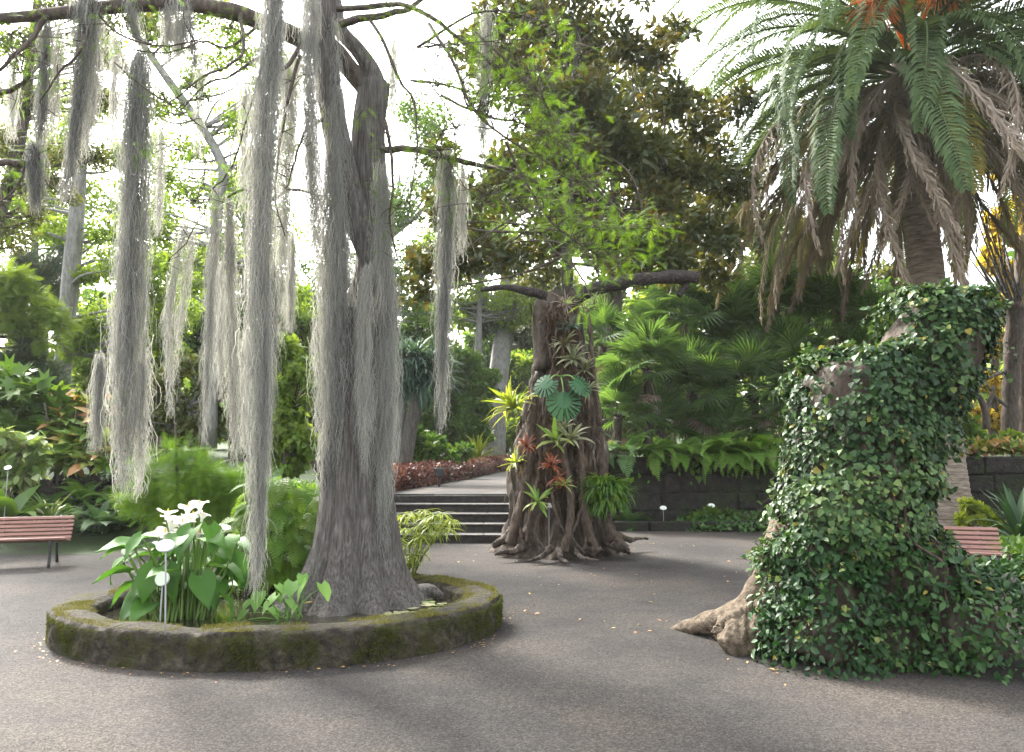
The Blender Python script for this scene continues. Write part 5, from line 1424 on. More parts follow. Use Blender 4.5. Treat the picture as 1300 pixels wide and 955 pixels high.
for q, (u, v, Y, n, sc, lab) in enumerate([
    (822, 470, 18.3, 28, 1.05, 'fan palm with an open crown just right of the fig trunk'),
    (867, 405, 20.5, 30, 1.2, 'tall fan palm standing above the others near the fig branch'),
    (930, 425, 20.5, 30, 1.25, 'tall fan palm in the middle of the clump'),
    (985, 395, 21, 30, 1.2, 'tallest fan palm behind the ivy stump shoulder'),
    (1065, 400, 20.5, 26, 1.1, 'fan palm below the dead hanging fronds of the date palm'),
    (880, 500, 19, 28, 1.1, 'shady fan palm low in the middle of the clump'),
    (955, 495, 18.8, 28, 1.1, 'shady fan palm low at the right of the clump'),
    (785, 530, 18.4, 22, .9, 'small fan palm close to the fig trunk'),
    (838, 545, 18.6, 24, .9, 'small shaded fan palm behind the wall ferns'),
    (925, 555, 18.4, 22, .85, 'lowest fan palm directly behind the wall ferns'),
    (1005, 470, 19.5, 26, 1.1, 'fan palm touching the left edge of the ivy stump'),
    (765, 440, 20, 22, 1.0, 'half hidden fan palm behind the upper fig trunk'),
    (1110, 425, 19.5, 22, 1.0, 'fan palm between the ivy stump neck and the palm trunk'),
    (1000, 540, 18.5, 22, .9, 'small fan palm beside the ivy stump at wall height')]):
    fan_palm(lab, u, v, Y, n, sc, q)
# ferns and creeper hanging over the wall
for q, (u, v, n, L, mt, lab) in enumerate([
    (795, 575, 13, .95, 'fern_dark', 'deep green fern hanging over the wall next to the fig'),
    (830, 566, 14, .8, 'fern', 'fern bushing up on the wall top left of the creeper'),
    (862, 572, 14, .85, 'fern', 'fern with a drooping frond above the first white plant label'),
    (905, 565, 14, .8, 'fern', 'fern amid the creeper at the middle of the wall top'),
    (925, 580, 14, .95, 'fern', 'fern with long drooping fronds right of the creeper'),
    (955, 575, 14, .95, 'fern', 'bright fern with the longest fronds on the dark wall'),
    (985, 572, 14, .95, 'fern', 'bright fern on the wall top touching the ivy stump'),
    (770, 585, 10, .7, 'fern_dark', 'fern squeezed between the fig trunk and the wall')]):
    p = at(u, v, 17.42); fern(lab, (p[0], 17.42, 1.48), n + 5, L * 1.1, mt, el=(0, 60), seed=q + 40, group='ferns along the wall top', azr=(60, 300), vs=(1, 2, 2))
r_ = np.random.RandomState(91); g = Geo()
n = 380
u_ = np.r_[r_.normal(905, 35, n // 2), r_.uniform(800, 990, n - n // 2)]
P = np.array([at(a, b, 17.55 + c) for a, b, c in zip(u_, r_.normal(580, 12, n), r_.uniform(-.12, .2, n))])
scatter(g, LEAF6, P, np.array([0, -.4, -1.]) + rnd_dir(r_, n) * .6, np.array([0, -.8, .5]) + rnd_dir(r_, n) * .4, .15 * r_.uniform(.6, 1.3, n), r_.uniform(0, 1, n))
cr_ = single('wall_creeper', 'broad leaved creeper spilling over the middle of the wall top', 'creeper', g, M['fern'], (at(900, 580, 17.5)))
p = at(800, 655, 17.0); fern('dark low fern at the wall foot beside the fig', (p[0], 17.0, .1), 14, .7, 'fern_dark', seed=61)
cover('wall_foot_plants', 'low leafy plants in the narrow bed under the second white label', [(850, 674), (900, 676), (990, 676), (1010, 668), (990, 664), (900, 662), (860, 665)], 2400, .12, 'fern_dark', .32, 5, tpl=LEAF2)
woody('shrub', 'sprawling green shrub under the dark wall between the label and the stump', 'shrub', (at(925, 670, 17)[0], 17, .1), None, blobs_at([(885, 660, 12), (905, 657, 13), (930, 658, 12), (955, 661, 11), (975, 663, 11)], 17), 1500, .14, 'green', seed=36, tr=(.03, .02), kw=dict(flat=.6))

# right-hand side: yellow tree, pollard, shrubs
woody('yellow_tree', 'tree with golden yellow autumn foliage at the right edge', 'tree', low(1275, 570, 25), path([(1262, 575), (1262, 500), (1265, 420), (1268, 330)], 25), blobs_at([(1270, 285, 26), (1260, 330, 26), (1285, 350, 28), (1262, 390, 26), (1290, 420, 26), (1258, 440, 24), (1245, 480, 22), (1275, 490, 26), (1265, 530, 22), (1295, 520, 22), (1300, 300, 26), (1240, 520, 14), (1310, 460, 30)], 25), 7500, .20, 'yellow', 'bark_dark', sub=7, f=.4, seed=37, tr=(.18, .06), nbr=30, kw=dict(sag=-.6))
r_ = np.random.RandomState(101)
po = thing('pollard_tree', 'bare pollarded trunk bristling with upright twigs before the yellow tree', 'tree', low(1283, 560, 19.5))
g = Geo(); g.add(*tube(path([(1286, 575), (1283, 540), (1284, 480), (1287, 430), (1290, 395), (1291, 385)], 19.5), [.22, .19, .19, .21, .27, .20], 34, 18, rough=.16, rf=6, seed=5)); part('trunk', g, M['bark_dark'], po)
for q in range(30):
    u0 = 1290 + r_.uniform(-12, 12); v0 = 400 + r_.uniform(-12, 8)
    du = r_.uniform(-75, 60); dv = -r_.uniform(70, 190)
    g = Geo(); g.add(*tube(path([(u0, v0, 19.5), (u0 + du * .45, v0 + dv * .4, 19.5 + r_.uniform(-.4, .4)), (u0 + du * .8, v0 + dv * .75, 19.5 + r_.uniform(-.7, .7)), (u0 + du, v0 + dv, 19.5 + r_.uniform(-.9, .9))]), [.035, .024, .015, .006], 12, 5)); part('twig', g, M['bark'], po)
for pts in ([(1283, 470, 19.5), (1255, 480, 19.4), (1225, 495, 19.3), (1200, 490, 19.2)], [(1284, 520, 19.5), (1260, 500, 19.3), (1245, 470, 19.3)]):
    g = Geo(); g.add(*tube(path(pts), np.linspace(.05, .01, len(pts)), 12, 6)); part('twig', g, M['bark'], po)
g = Geo(); g.add(*tube(path([(1306, 580), (1304, 520), (1302, 460), (1300, 380), (1298, 300)], 22), [.28, .25, .24, .22, .18], 30, 14, rough=.15, seed=8))
ep = thing('tree', 'brown trunk cut by the right edge of the view', 'tree', low(1304, 560, 22)); part('trunk', g, M['root'], ep)
g = Geo(); rq = np.random.RandomState(5); C_, R_ = clumps(blobs_at([(1310, 260, 40), (1330, 220, 40), (1290, 210, 26)], 22), rq, 7, .4); crown(g, C_, R_, 1500, .2, LEAF2, rq); part('crown', g, M['yellow'], ep, kind='stuff')
g = Geo(); g.add(*tube(path([(1252, 545), (1250, 520), (1242, 500), (1238, 480)], 19), [.10, .08, .05, .03], 14, 8, rough=.2, seed=2)); g.add(*tube(path([(1250, 522), (1258, 505), (1262, 490)], 19), [.07, .05, .03], 10, 8))
fs_ = thing('forked_snag', 'small dark forked dead stem left of the pollarded trunk', 'dead tree', low(1252, 560, 19)); part('trunk', g, M['bark_dark'], fs_)
woody('shrub', 'green shrub on the wall top right of the palm trunk', 'shrub', low(1235, 575, 18.6), None, blobs_at([(1225, 545, 18), (1215, 520, 16), (1245, 560, 16), (1230, 570, 16), (1215, 490, 14), (1200, 540, 18)], 18.6), 1800, .18, 'green', seed=38, tr=(.05, .03))
woody('mounded_shrub', 'rounded fresh green shrub on the wall top at the right edge', 'shrub', low(1285, 575, 18.4), None, blobs_at([(1285, 558, 16), (1305, 560, 18), (1268, 566, 10), (1320, 555, 20)], 18.4), 2600, .10, 'lime', seed=39, tr=(.04, .03))
cover2 = Geo(); rq = np.random.RandomState(6); n = 900
P = np.array([at(a, b, 18.0 + c) for a, b, c in zip(rq.uniform(1205, 1330, n), rq.normal(569, 4, n), rq.uniform(-.3, .6, n))])
scatter(cover2, LEAF2, P, rnd_dir(rq, n) + np.array([0, 0, .6]), rnd_dir(rq, n) + np.array([0, -.3, .6]), .18 * rq.uniform(.6, 1.3, n), rq.uniform(0, 1, n))
o = single('wall_top_plants', 'orange and green low plants along the wall top at the right', 'ground cover', cover2, M['dracaena'], at(1260, 570, 18)); o['kind'] = 'stuff'
woody('shrub', 'yellow green fine leaved shrub at the foot of the date palm', 'shrub', gnd(1245, 690), None, blobs_at([(1235, 648, 12), (1248, 658, 13), (1240, 668, 13), (1258, 668, 12), (1228, 640, 7), (1225, 660, 10)], 15), 2400, .12, 'brom_lime', seed=40, tr=(.03, .015), kw=dict(sag=.35))
p = at(1292, 672, 13.6); strap_plant('strap_leaf_plant', 'dark green plant with arching strap leaves behind the right bench', 'plant', (p[0], 13.6, p[2] - .25), 46, .95, 'dark', el=(15, 85), wid=.055, seed=7)
p = at(1318, 660, 14.6); strap_plant('strap_leaf_plant', 'second arching strap leaf plant cut by the right edge', 'plant', (p[0], 14.6, p[2] - .25), 40, .95, 'dark', el=(15, 85), wid=.055, seed=8)
cover('ground_cover', 'leafy ground cover to the right of the right bench', [(1245, 715), (1262, 728), (1310, 732), (1350, 725), (1340, 700), (1290, 698), (1262, 704)], 1700, .15, 'green', .35, 7)

# ------------------------------------------------------------------ benches
def bench(label, X, Y, rz, L, seed):
    b = thing('park_bench', label, 'bench', (X, Y, 0), 'slatted wooden benches')
    b.rotation_euler = (0, 0, rz)
    def p_(name, g, mat, par=b, smooth=False):
        me = g.mesh(name, mat, (0, 0, 0), smooth); o = bpy.data.objects.new(name, me); COL.objects.link(o); o.parent = par; return o
    for k_ in range(6):      # seat, front to back
        g = Geo(); y = -.24 + k_ * .082
        g.add(*box((0, y, .385 + (.006 if k_ == 0 else 0) - k_ * .012), (L, .066, .03), bev=.006)); p_('seat_slat', g, M['wood'])
    for k_ in range(6):
        g = Geo(); z = .36 + k_ * .052; y = .25 + k_ * .034
        V, Fs = box((0, 0, 0), (L, .026, .046), bev=.006)
        a = -.58
        V = np.c_[V[:, 0], V[:, 1] * math.cos(a) - V[:, 2] * math.sin(a), V[:, 1] * math.sin(a) + V[:, 2] * math.cos(a)] + np.array([0, y, z])
        g.add(V, Fs); p_('back_slat', g, M['wood'])
    for s in (-1, 1):
        x = s * (L / 2 - .18)
        g = Geo()
        g.add(*tube([(x, -.26, 0), (x, -.24, .2), (x, -.25, .36)], [.022, .02, .022], 10, 8))
        g.add(*tube([(x, .36, 0), (x, .25, .2), (x, .24, .31), (x, .30, .42), (x, .455, .65)], [.022, .02, .02, .018, .016], 18, 8))
        g.add(*tube([(x, -.25, .36), (x, 0, .33), (x, .24, .31)], [.018, .018, .018], 8, 8))
        p_('leg', g, M['iron'], smooth=True)
    return b
pb_ = gnd(40, 722)
bench('dark red slatted bench standing on the gravel at the left edge', -7.12, 11.45, math.radians(19), 2.0, 0)
bench('reddish slatted bench half hidden behind the ivy mound on the right', 5.0, 10.2, math.radians(-16), 1.75, 1)

# ------------------------------------------------------------------ plant labels on stakes
def label_sign(lab, u, v, vb, Y=None, zb=0., r=.10, mat='sign', tilt=50, rz=0, squash=.75):
    b0 = gnd(u, vb, zb) if Y is None else None
    if b0 is None:
        c = at(u, v, Y); b0 = np.array([c[0], Y, zb])
    Y = b0[1]; c = at(u, v, Y)
    t = thing('plant_label', lab, 'plant label', b0, 'white plant labels on stakes')
    g = Geo(); g.add(*tube([b0 - np.array([0, 0, .03]), c - np.array([0, -.01, .01])], [.0065, .0065], 6, 8)); part('stake', g, M['steel'], t)
    th = np.linspace(0, 2 * math.pi, 28, endpoint=False)
    def disc(r, h, z0):
        V = np.r_[np.c_[r * np.cos(th), squash * r * np.sin(th), np.full(28, z0)], np.c_[r * np.cos(th), squash * r * np.sin(th), np.full(28, z0 + h)], [[0, 0, z0], [0, 0, z0 + h]]]
        j = np.arange(28); n_ = (j + 1) % 28
        return V, [np.stack([j, n_, n_ + 28, j + 28], -1), np.stack([np.full(28, 56), n_, j], -1), np.stack([np.full(28, 57), j + 28, n_ + 28], -1)]
    R_ = np.array(Matrix.Rotation(rz, 3, 'Z') @ Matrix.Rotation(math.radians(tilt), 3, 'X'))
    g = Geo(); V, Fs = disc(r, .010, 0); g.add(V @ R_.T + c, Fs); pl = part('plate', g, M[mat], t, smooth=False)
    g = Geo(); V, Fs = disc(r * 1.05, .006, -.007); g.add(V @ R_.T + c, Fs); part('rim', g, M['sign_rim'], pl, smooth=False)
label_sign('white oval plant label on a tall stake in front of the white arum flowers', 210, 693, 801, zb=.28, r=.066, tilt=52)
label_sign('pale green round plant label half hidden among the arum leaves', 206, 735, 790, Y=6.95, zb=.2, r=.056, mat='sign_green', tilt=70, squash=1.)
label_sign('white oval plant label on a tall stake before the fig trunk', 697, 642, 710, r=.062, tilt=38)
label_sign('white oval plant label on a short stake before the dark wall', 842, 645, 668, Y=17.1, zb=.1, r=.068, tilt=45)
label_sign('white oval plant label above the sprawling shrub at the wall', 903, 642, 668, Y=17.1, zb=.1, r=.072, tilt=40)
label_sign('small white plant label at the left edge by the variegated shrub', 10, 594, 640, Y=13.0, zb=.1, r=.055, tilt=45)
# ------------------------------------------------------------------ pond plants
r_ = np.random.RandomState(111)
cb = gnd(240, 783, .15)
ca = thing('arum_lily', 'clump of white arum lilies with large arrow shaped leaves in the pond', 'flowers', cb)
def arum_leaf(seed, L=.30, W=.105):
    q = np.random.RandomState(seed); g = Geo()
    s = np.linspace(0, 1, 9); V = []
    bend = q.uniform(.3, 1.3); wv = q.uniform(0, 6)
    prof = np.array([.55, .92, 1., .96, .85, .68, .47, .24, .02])
    an = -bend * s ** 1.2
    y = np.r_[0, np.cumsum(np.cos((an[1:] + an[:-1]) / 2))] / 8 * L; z = np.r_[0, np.cumsum(np.sin((an[1:] + an[:-1]) / 2))] / 8 * L
    for i in range(9):
        for j, fx in enumerate((-1, -.5, 0, .5, 1)):
            V.append([fx * W * prof[i], y[i] - (abs(fx) ** 2) * (.06 if i == 0 else .02), z[i] + abs(fx) * W * prof[i] * .35 + .008 * math.sin(wv + i * 1.7 + j * 2) * abs(fx)])
    Q = [[i * 5 + j, i * 5 + j + 1, i * 5 + 6 + j, i * 5 + 5 + j] for i in range(8) for j in range(4)]
    g.add(np.array(V), np.array(Q), np.repeat(np.clip(q.uniform(.2, .8) + 0 * s, 0, 1), 5))
    return g
ALM = [arum_leaf(i).mesh('leaf', M['calla_leaf']) for i in range(7)]
def stem(b0, c, r0=.011, r1=.008, bow=.04, par=ca, mat='stem', name='stem'):
    mid = (b0 + c) / 2 + np.array([r_.normal() * bow * .4, r_.normal() * bow * .3, bow])
    g = Geo(); g.add(*tube([b0, mid, c], [r0, r0 * .9, r1], 10, 6), tint=r_.uniform(.1, .9)); part(name, g, M[mat], par)
leafpos = [(155, 720), (165, 735), (178, 715), (190, 705), (172, 750), (185, 760), (196, 745), (205, 715), (215, 735), (225, 710), (235, 728), (232, 700), (246, 695), (262, 690), (258, 706), (275, 705), (284, 690), (296, 715), (288, 735), (300, 698), (276, 728), (265, 722), (250, 720), (180, 690), (200, 690), (170, 700), (240, 745), (220, 755), (290, 752), (205, 770), (175, 772), (255, 740), (270, 745), (245, 680), (265, 676), (228, 690), (212, 700), (285, 710), (160, 705), (192, 775), (222, 740), (247, 732), (262, 755), (282, 765), (210, 728), (198, 730), (235, 712), (270, 716), (255, 760), (228, 770), (298, 730), (186, 740)]
for q, (u, v) in enumerate(leafpos):
    Y = cb[1] + r_.uniform(-.45, .35)
    c = at(u, v - 8, Y)
    b0 = cb + np.array([(c[0] - cb[0]) * .45 + r_.uniform(-.08, .08), r_.uniform(-.16, .16), -.02])
    c[2] = max(c[2], .3)
    stem(b0, c, bow=.05)
    dx = c[0] - cb[0]
    az = math.atan2(-(dx + r_.normal() * .12), -.22 + r_.normal() * .16)      # +y of the leaf is turned outward and to the front
    rot = Matrix.Rotation(az, 3, 'Z') @ Matrix.Rotation(math.radians(r_.uniform(-55, 20)), 3, 'X') @ Matrix.Rotation(r_.uniform(-.4, .4), 3, 'Y')
    inst('leaf', ALM[r_.randint(7)], ca, c, rot, r_.uniform(.75, 1.15))
for q in range(26):
    c = at(r_.uniform(195, 285), r_.uniform(700, 740), cb[1] + r_.uniform(-.2, .2))
    stem(cb + np.array([(c[0] - cb[0]) * .7, r_.uniform(-.2, .1), -.02]), c, bow=.01)
def spathe(seed):
    q = np.random.RandomState(seed); g = Geo()
    V = []; nh, na = 9, 22
    for i in range(nh):
        s = i / (nh - 1)
        for j in range(na):
            a = 2 * math.pi * j / na
            tipf = max(0, math.cos(a)) ** 3
            R_ = .010 + .058 * s ** 1.9 * (1 + .55 * tipf * s) * (1 + .06 * math.sin(3 * a + seed))
            z = .10 * (s - .30 * s ** 4) - .02 * s ** 3 * tipf + .012 * s ** 3 * math.sin(2 * a + seed)
            V.append([R_ * math.cos(a), R_ * math.sin(a), z])
    Q = [[i * na + j, i * na + (j + 1) % na, (i + 1) * na + (j + 1) % na, (i + 1) * na + j] for i in range(nh - 1) for j in range(na)]
    g.add(np.array(V), np.array(Q)); return g.mesh('flower', M['white'])
SPM = [spathe(i) for i in range(4)]
g = Geo(); g.add(*tube([(0, 0, .025), (0, 0, .06), (0, 0, .085)], [.006, .006, .003], 6, 8)); SPX = g.mesh('spadix', M['spadix'])
for q, (u, v) in enumerate([(211, 653), (213, 660), (214, 669), (238, 648), (254, 643), (256, 655), (247, 655), (232, 664), (230, 677), (251, 677), (217, 682), (209, 677), (192, 698), (278, 671), (302, 689), (164, 703), (240, 660)]):
    c = at(u, v, cb[1] + r_.uniform(-.2, .2)); b0 = cb + np.array([(c[0] - cb[0]) * .4, r_.uniform(-.15, .1), 0])
    stem(b0, c + np.array([0, 0, -.045]), .009, .008, bow=.02)
    rot = Matrix.Rotation(r_.uniform(0, 6.28), 3, 'Z') @ Matrix.Rotation(r_.uniform(.05, .4), 3, 'X')
    f_ = inst('flower', SPM[q % 4], ca, c - np.array([0, 0, .05]), rot, r_.uniform(1.0, 1.3))
    o = bpy.data.objects.new('spadix', SPX); COL.objects.link(o); o.parent = f_

# fern mound behind the longest moss strand
fb = gnd(355, 748, .15)
pf = thing('pond_fern', 'dense mound of bright drooping ferns at the left of the great trunk', 'fern', fb)
MAID = feather(15, .26, .075, .45, 1.5, 'fern', rw=.008)
MDM = [tmesh('frond', feather(12, .26, .038, .5, d, 'fern', tri=False, rw=.006), M[m_], tint=t0, seed=i) for i, (d, m_, t0) in enumerate([(1.3, 'fern', .35), (1.7, 'lime', .35), (2.1, 'fern', .8), (1.6, 'cyp_leaf', .4), (1.9, 'lime', .1)])]
for q in range(300):
    vv = r_.uniform(0, 1) ** .85
    v = 612 + 130 * vv
    hw = np.interp(v, [610, 640, 690, 740], [18, 42, 52, 50])
    uo = r_.uniform(-1, 1); u = 358 + uo * hw
    Y = fb[1] - .05 - (1 - uo ** 2) ** .5 * .45 * r_.uniform(.55, 1.)
    az = math.pi + uo * 1.4 + r_.uniform(-.6, .6)
    rot = Matrix.Rotation(az, 3, 'Z') @ Matrix.Rotation(math.radians(r_.uniform(-35, 35)), 3, 'X') @ Matrix.Rotation(r_.uniform(-.5, .5), 3, 'Y')
    inst('frond', MDM[r_.randint(5)], pf, at(u, v - 8, Y), rot, r_.uniform(.24, .42))
g = Geo()
for q in range(40):
    b0 = fb + np.array([r_.uniform(-.3, .3), r_.uniform(-.1, .2), -.05]); c = at(358 + r_.uniform(-40, 40), r_.uniform(630, 720), fb[1] - r_.uniform(0, .2))
    g.add(*tube([b0, (b0 + c) / 2 + r_.normal(size=3) * .04, c], [.008, .006, .004], 7, 4))
part('stems', g, M['root'], pf, kind='stuff')
g = Geo(); g.add(*tube(path([(352, 770, 9.2), (354, 720, 9.25), (356, 670, 9.3), (357, 635, 9.35)]), [.36, .34, .28, .12], 20, 18, rough=.2, rf=5, seed=3)); part('root_mass', g, M['soil'], pf)

# pale water plant at the front of the pond
wb = gnd(372, 786, .15)
wp = thing('water_arum', 'small pale green heart leaved plant at the front rim of the pond', 'plant', wb)
TAM = [tmesh('leaf', (np.array([[0, 0, 0], [-.28, -.16, .05], [-.42, .12, .06], [-.34, .5, .04], [0, .9, -.14], [.34, .5, .04], [.42, .12, .06], [.28, -.16, .05], [0, .35, 0]]), [np.array([[0, 8, 1], [1, 8, 2], [2, 8, 3], [3, 8, 4], [4, 8, 5], [5, 8, 6], [6, 8, 7], [7, 8, 0]])]), M['taro'], tint=.3 + .2 * i) for i in range(3)]
for q, (u, v, s) in enumerate([(330, 756, .15), (350, 760, .17), (352, 746, .10), (372, 742, .15), (388, 742, .17), (408, 745, .15), (384, 733, .10), (343, 775, .12), (376, 772, .08), (362, 752, .12), (318, 766, .10), (366, 764, .09), (300, 790, .08), (312, 778, .10)]):
    c = at(u, v, wb[1] + r_.uniform(-.1, .15))
    stem(wb + np.array([r_.uniform(-.14, .14), r_.uniform(-.04, .1), -.02]), c, .006, .004, .03, wp, 'taro')
    rot = Matrix.Rotation(math.pi + r_.uniform(-1.2, 1.2), 3, 'Z') @ Matrix.Rotation(math.radians(r_.uniform(-62, -25)), 3, 'X')
    inst('leaf', TAM[q % 3], wp, c + np.array([0, 0, .02]), rot, s * 1.2)
c = at(397, 783, wb[1] - .05); c[2] = .30; inst('leaf', tmesh('leaf', LEAF6, M['yellow'], .6), wp, c, Matrix.Rotation(2., 3, 'Z'), .08, 'withered yellow leaf')

# umbrella sedge right of the trunk
ub = gnd(513, 745, .15)
us = thing('umbrella_sedge', 'yellow green umbrella sedge leaning out right of the great trunk', 'plant', ub)
for q, (u, v) in enumerate([(512, 655), (525, 652), (540, 658), (552, 655), (565, 662), (570, 672), (548, 668), (530, 668), (515, 672), (505, 685), (520, 690), (535, 682), (555, 676), (510, 700), (525, 705), (532, 700), (506, 715), (518, 715), (500, 665), (540, 648), (561, 652), (572, 660)]):
    c = at(u, v, ub[1] + r_.uniform(-.25, .25))
    stem(ub + np.array([r_.uniform(-.12, .12), r_.uniform(-.1, .1), -.02]), c, .006, .004, .10, us, 'brom_lime')
    g = Geo(); n = 22
    D = np.c_[np.cos(np.arange(n) * 2.4), np.sin(np.arange(n) * 2.4), r_.uniform(-.5, .35, n)]
    scatter(g, strap(3, .05, .9, .2), np.repeat(c[None], n, 0), D, np.array([0, 0, 1.]) + rnd_dir(r_, n) * .2, .19 * r_.uniform(.7, 1.2, n), r_.uniform(0, .8, n))
    part('leaf_whorl', g, M['brom_lime'], us)

# lily pads
lp = thing('water_lily', 'floating lily pads crowding the right end of the pond', 'plant', gnd(552, 752, .155))
th = np.linspace(.25, 2 * math.pi - .25, 15)
PADT = (np.r_[[[0, 0, .0]], np.c_[np.sin(th), np.cos(th), .02 + .03 * np.sin(th * 3)]], [np.array([[0, i + 1, i] for i in range(1, 15)])])
PADM = [tmesh('pad', PADT, M['pad'], tint=t) for t in (.15, .4, .65, .9)]
done = []
for q in range(900):
    tt = r_.uniform(-1.1, 1.3); f = r_.uniform(.42, .93)
    x = PC[0] + (IA - .05) * f * math.cos(tt); y = PC[1] + (IB - .05) * f * math.sin(tt); rr = r_.uniform(.045, .085)
    if x < -1.15 or math.hypot(x - base[0], y - base[1]) < .72: continue
    if any(math.hypot(x - a, y - b) < (rr + c) * .8 for a, b, c in done) or len(done) > 110: continue
    done.append((x, y, rr))
    inst('pad', PADM[r_.randint(4)], lp, (x, y, .158 + .003 * (len(done) % 4)), Matrix.Rotation(r_.uniform(0, 6.28), 3, 'Z') @ Matrix.Rotation(r_.normal() * .07, 3, 'X'), rr)

# ------------------------------------------------------------------ epiphytes on the fig
def tiltm(ax, a): return Matrix.Rotation(a, 3, ax)
EG = 'plants growing on the fig trunk'
FRT = Matrix.Rotation(.6, 3, 'X')
def brom(lab, u, v, Y, n, L, mat, wid=.07, tilt=None, seed=0, el=(5, 75), droops=(.4, .9, 1.4)):
    strap_plant('bromeliad', lab, 'bromeliad', at(u, v, Y), n, L * .84, mat, el=el, wid=wid * .85, droops=droops, seed=seed, group=EG, tilt=tilt)
brom('large glowing lime green bromeliad jutting from the left side of the fig', 655, 518, 12.6, 46, .62, 'brom_lime', .075, tiltm('Y', -.7), 1, (5, 85))
brom('smaller lime bromeliad low on the left edge of the fig', 656, 588, 12.5, 26, .36, 'brom_lime', .07, tiltm('Y', -.6), 2)
brom('dull red bromeliad on the left shoulder of the fig, below the lime one', 668, 567, 12.25, 22, .26, 'brom_red', .09, FRT, 3)
brom('bright red bromeliad in the middle of the fig trunk', 700, 592, 12.15, 26, .26, 'brom_red', .09, FRT, 4)
brom('drooping reddish bromeliad just beneath the bright red one', 709, 606, 12.15, 22, .26, 'brom_red', .08, FRT, 5, (-50, 30))
brom('spiky green bromeliad low on the fig behind the white label', 682, 638, 12.1, 22, .40, 'brom_green', .07, FRT, 6)
brom('broad green bromeliad at the centre of the fig beneath the split leaves', 704, 562, 12.2, 14, .46, 'brom_green', .10, FRT, 7)
brom('grey green bromeliad right of the broad green one', 724, 560, 12.2, 22, .44, 'brom_grey', .08, FRT, 8)
brom('pale grey bromeliad high on the right of the fig', 727, 458, 12.5, 26, .36, 'brom_grey', .08, FRT, 9)
brom('pale brownish bromeliad above the pale grey one', 717, 438, 12.55, 24, .34, 'brom_grey', .07, FRT, 10)
brom('pale bromeliad at the right rim of the fig', 742, 470, 12.55, 20, .34, 'brom_grey', .07, FRT, 11)
brom('green leaved bromeliad near the top of the fig trunk', 724, 418, 12.6, 22, .32, 'blue', .08, FRT, 12)
brom('thin leaved pale bromeliad at the right edge of the fig', 746, 496, 12.5, 20, .34, 'brom_grey', .05, FRT, 13)
brom('dry brown tangle of leaves under the horizontal fig branch', 718, 388, 12.75, 40, .34, 'pdead', .03, FRT, 14)
brom('small leafy tuft on the knotted root low on the fig', 716, 617, 12.1, 22, .24, 'brom_green', .06, FRT, 15)
brom('dark thin bromeliad above the red ones', 716, 545, 12.3, 18, .3, 'brom_grey', .06, FRT, 16)
# the big grassy fern on the right flank
gb = at(768, 632, 12.35)
gf = thing('grassy_fern', 'bushy bright green fern with narrow drooping leaves on the right flank of the fig', 'fern', gb, EG)
GFM = []
for i in range(4):
    g = Geo()
    for k_ in range(9):
        tp_ = strap(4, .045, r_.uniform(1.0, 1.9), .25)
        Rm = np.array(Matrix.Rotation(r_.uniform(-.9, .9), 3, 'Z') @ Matrix.Rotation(r_.uniform(-.2, 1.), 3, 'X'))
        g.add(tp_[0] * r_.uniform(.6, 1.1) @ Rm.T, tp_[1], np.clip(.25 + .2 * i + r_.uniform(-.2, .2), 0, 1))
    GFM.append(g.mesh('frond', M[['fern', 'lime', 'fern', 'fern_dark'][i]]))
for q in range(110):
    d = rnd_dir(r_, 1)[0] * np.array([.36, .24, .34]) * r_.uniform(.2, .8)
    az = math.atan2(-d[0], d[1] - .12) + r_.normal() * .4
    inst('frond', GFM[r_.randint(4)], gf, gb + d + np.array([0, -.1, .06]), Matrix.Rotation(az, 3, 'Z') @ Matrix.Rotation(math.radians(r_.uniform(-25, 45)), 3, 'X'), r_.uniform(.20, .34))
# monstera with three split leaves
ms_ = thing('split_leaf_plant', 'three big dark green split leaves hanging on the fig trunk', 'plant', at(715, 480, 12.4), EG)
def monst():
    g = Geo(); V = [[0, 0, 0]]; Fc = []
    na = 7
    for sg in (-1, 1):
        for k_ in range(na):
            a0 = .06 + 2.6 * k_ / na; a1 = .06 + 2.6 * (k_ + .80) / na
            R0 = .5 * (1.12 - .32 * (a0 / 2.7)) ; 
            b = len(V)
            for a, r in ((a0, .2), (a1, .2), (a1, R0), ((a0 + a1) / 2, R0 * 1.05), (a0, R0)):
                V.append([sg * math.sin(a) * r, math.cos(a) * r, -.16 * r * r * 2 + .06 * abs(math.sin(a)) * r])
            Fc.append([b, b + 1, b + 2, b + 3] if sg > 0 else [b + 3, b + 2, b + 1, b]); Fc.append([b, b + 3, b + 4, b + 4] if False else ([b, b + 3, b + 4, b][:4]))
    V = np.array(V)
    quads = np.array([f for i, f in enumerate(Fc) if i % 2 == 0]); tris = np.array([f[:3] for i, f in enumerate(Fc) if i % 2 == 1])
    g.add(V, [quads, tris])
    th = np.linspace(0, 2 * math.pi, 25)[:-1]
    g.add(np.r_[[[0, 0, .004]], np.c_[np.sin(th) * .24, np.cos(th) * .24, np.full(24, -.012)]], np.array([[0, (i + 1) % 24 + 1, i + 1] for i in range(24)]))
    g.add(*tube([(0, -.3, -.02), (0, 0, .006), (0, .5, -.07)], [.012, .01, .005], 8, 5), tint=1.)
    return g.mesh('leaf', M['monstera'])
MSM = monst()
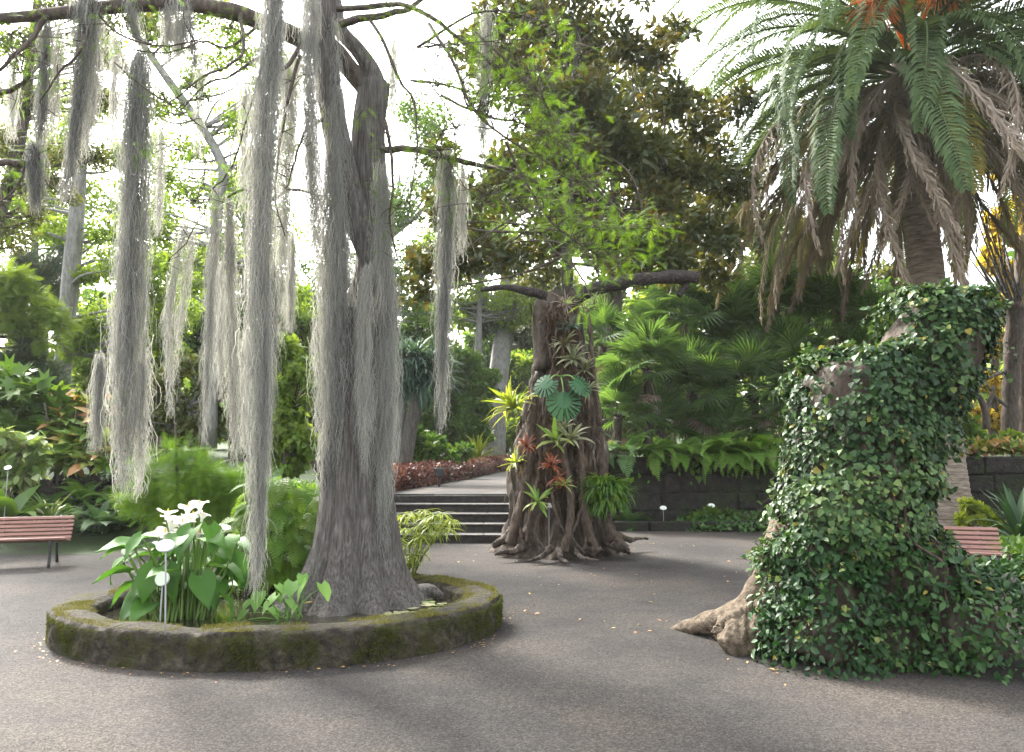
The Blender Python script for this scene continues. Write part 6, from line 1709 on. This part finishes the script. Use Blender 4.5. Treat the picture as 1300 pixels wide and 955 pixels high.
for (u, v, s, rz_, tx, ry_) in [(694, 487, .40, 2.5, 58, -.5), (716, 508, .54, 3.1, 74, .15), (735, 487, .40, 3.8, 55, .6)]:
    rot = Matrix.Rotation(ry_, 3, 'Z') @ Matrix.Rotation(math.radians(tx), 3, 'X') @ Matrix.Rotation(rz_, 3, 'Z')
    inst('leaf', MSM, ms_, at(u, v, 12.1), rot, s)
    c0 = at(712, 478, 12.4); c1 = at(u, v, 12.12); g = Geo(); g.add(*tube([c0, (c0 + c1) / 2 + np.array([0, -.05, .06]), c1], [.014, .012, .01], 8, 6)); part('stem', g, M['stem'], ms_)

# ------------------------------------------------------------------ small stuff on the ground
r_ = np.random.RandomState(121)
OCT = (np.array([[1, 0, 0], [0, 1, 0], [-1, 0, 0], [0, -1, 0], [0, 0, .38], [0, 0, -.5]]), [np.array([[0, 1, 4], [1, 2, 4], [2, 3, 4], [3, 0, 4]])])
n = 56000
Yg = 4.4 + 10.5 * r_.uniform(0, 1, n) ** 1.9
P = np.c_[r_.uniform(-.68, .68, n) * Yg, Yg, np.zeros(n)]
e_ = np.linalg.norm((P[:, :2] - PC) / np.array([PA + .02, PB + .02]), axis=1)
P = P[e_ > 1.02]; n = len(P)
P[:, 2] = gh(P[:, 0], P[:, 1]) + .0003
g = Geo(); scatter(g, OCT, P, rnd_dir(r_, n) * np.array([1, 1, .2]), np.array([0, 0, 1.]) + rnd_dir(r_, n) * .3, r_.uniform(.002, .0058, n) * (.8 + .05 * P[:, 1]), r_.uniform(0, 1, n))
setting('gravel_grains', g, M['grit'], kind='stuff', smooth=False)
g = Geo(); n = 150
spots = [(820, 690, 30), (700, 760, 90), (930, 720, 40), (740, 720, 60), (860, 800, 60), (1000, 845, 60), (1110, 830, 30), (600, 705, 40), (760, 700, 50)]
P = []
for q in range(n):
    u, v, s = spots[r_.randint(len(spots))]; P.append(gnd(u + r_.normal() * s, max(690, v + r_.normal() * s * .2), .012))
for q in range(260):
    a_ = r_.uniform(0, 6.28); e1 = ell(np.array([a_]), PA + abs(r_.normal()) * .09 + .02, PB + abs(r_.normal()) * .09 + .02)[0]
    P.append(np.array([e1[0], e1[1], .008]))
P = np.array(P); e_ = np.linalg.norm((P[:, :2] - PC) / np.array([PA, PB]), axis=1); P = P[e_ > 1.004]; n = len(P)
scatter(g, LEAF6, P, rnd_dir(r_, n) * np.array([1, 1, .1]), np.array([0, 0, 1.]) + rnd_dir(r_, n) * .35, np.r_[r_.uniform(.02, .06, 150), r_.uniform(.008, .035, 5000)][:n], r_.uniform(0, 1, n))
setting('fallen_leaves', g, M['litter'], kind='stuff')


# ------------------------------------------------------------------ haze: thin volume added to lift the distant shadows
def haze(density):
    m, t, n = nmat('haze_air')
    v = n('ShaderNodeVolumePrincipled')
    v.inputs['Color'].default_value = (.97, .98, .96, 1)
    v.inputs['Density'].default_value = density
    v.inputs['Anisotropy'].default_value = .3
    o = n('ShaderNodeOutputMaterial')
    t.links.new(v.outputs[0], o.inputs['Volume'])
    g = Geo(); g.add(*box((0, 32, 9), (165, 100, 20)))
    setting('haze', g, m, kind='stuff', smooth=False)
haze(.0004)
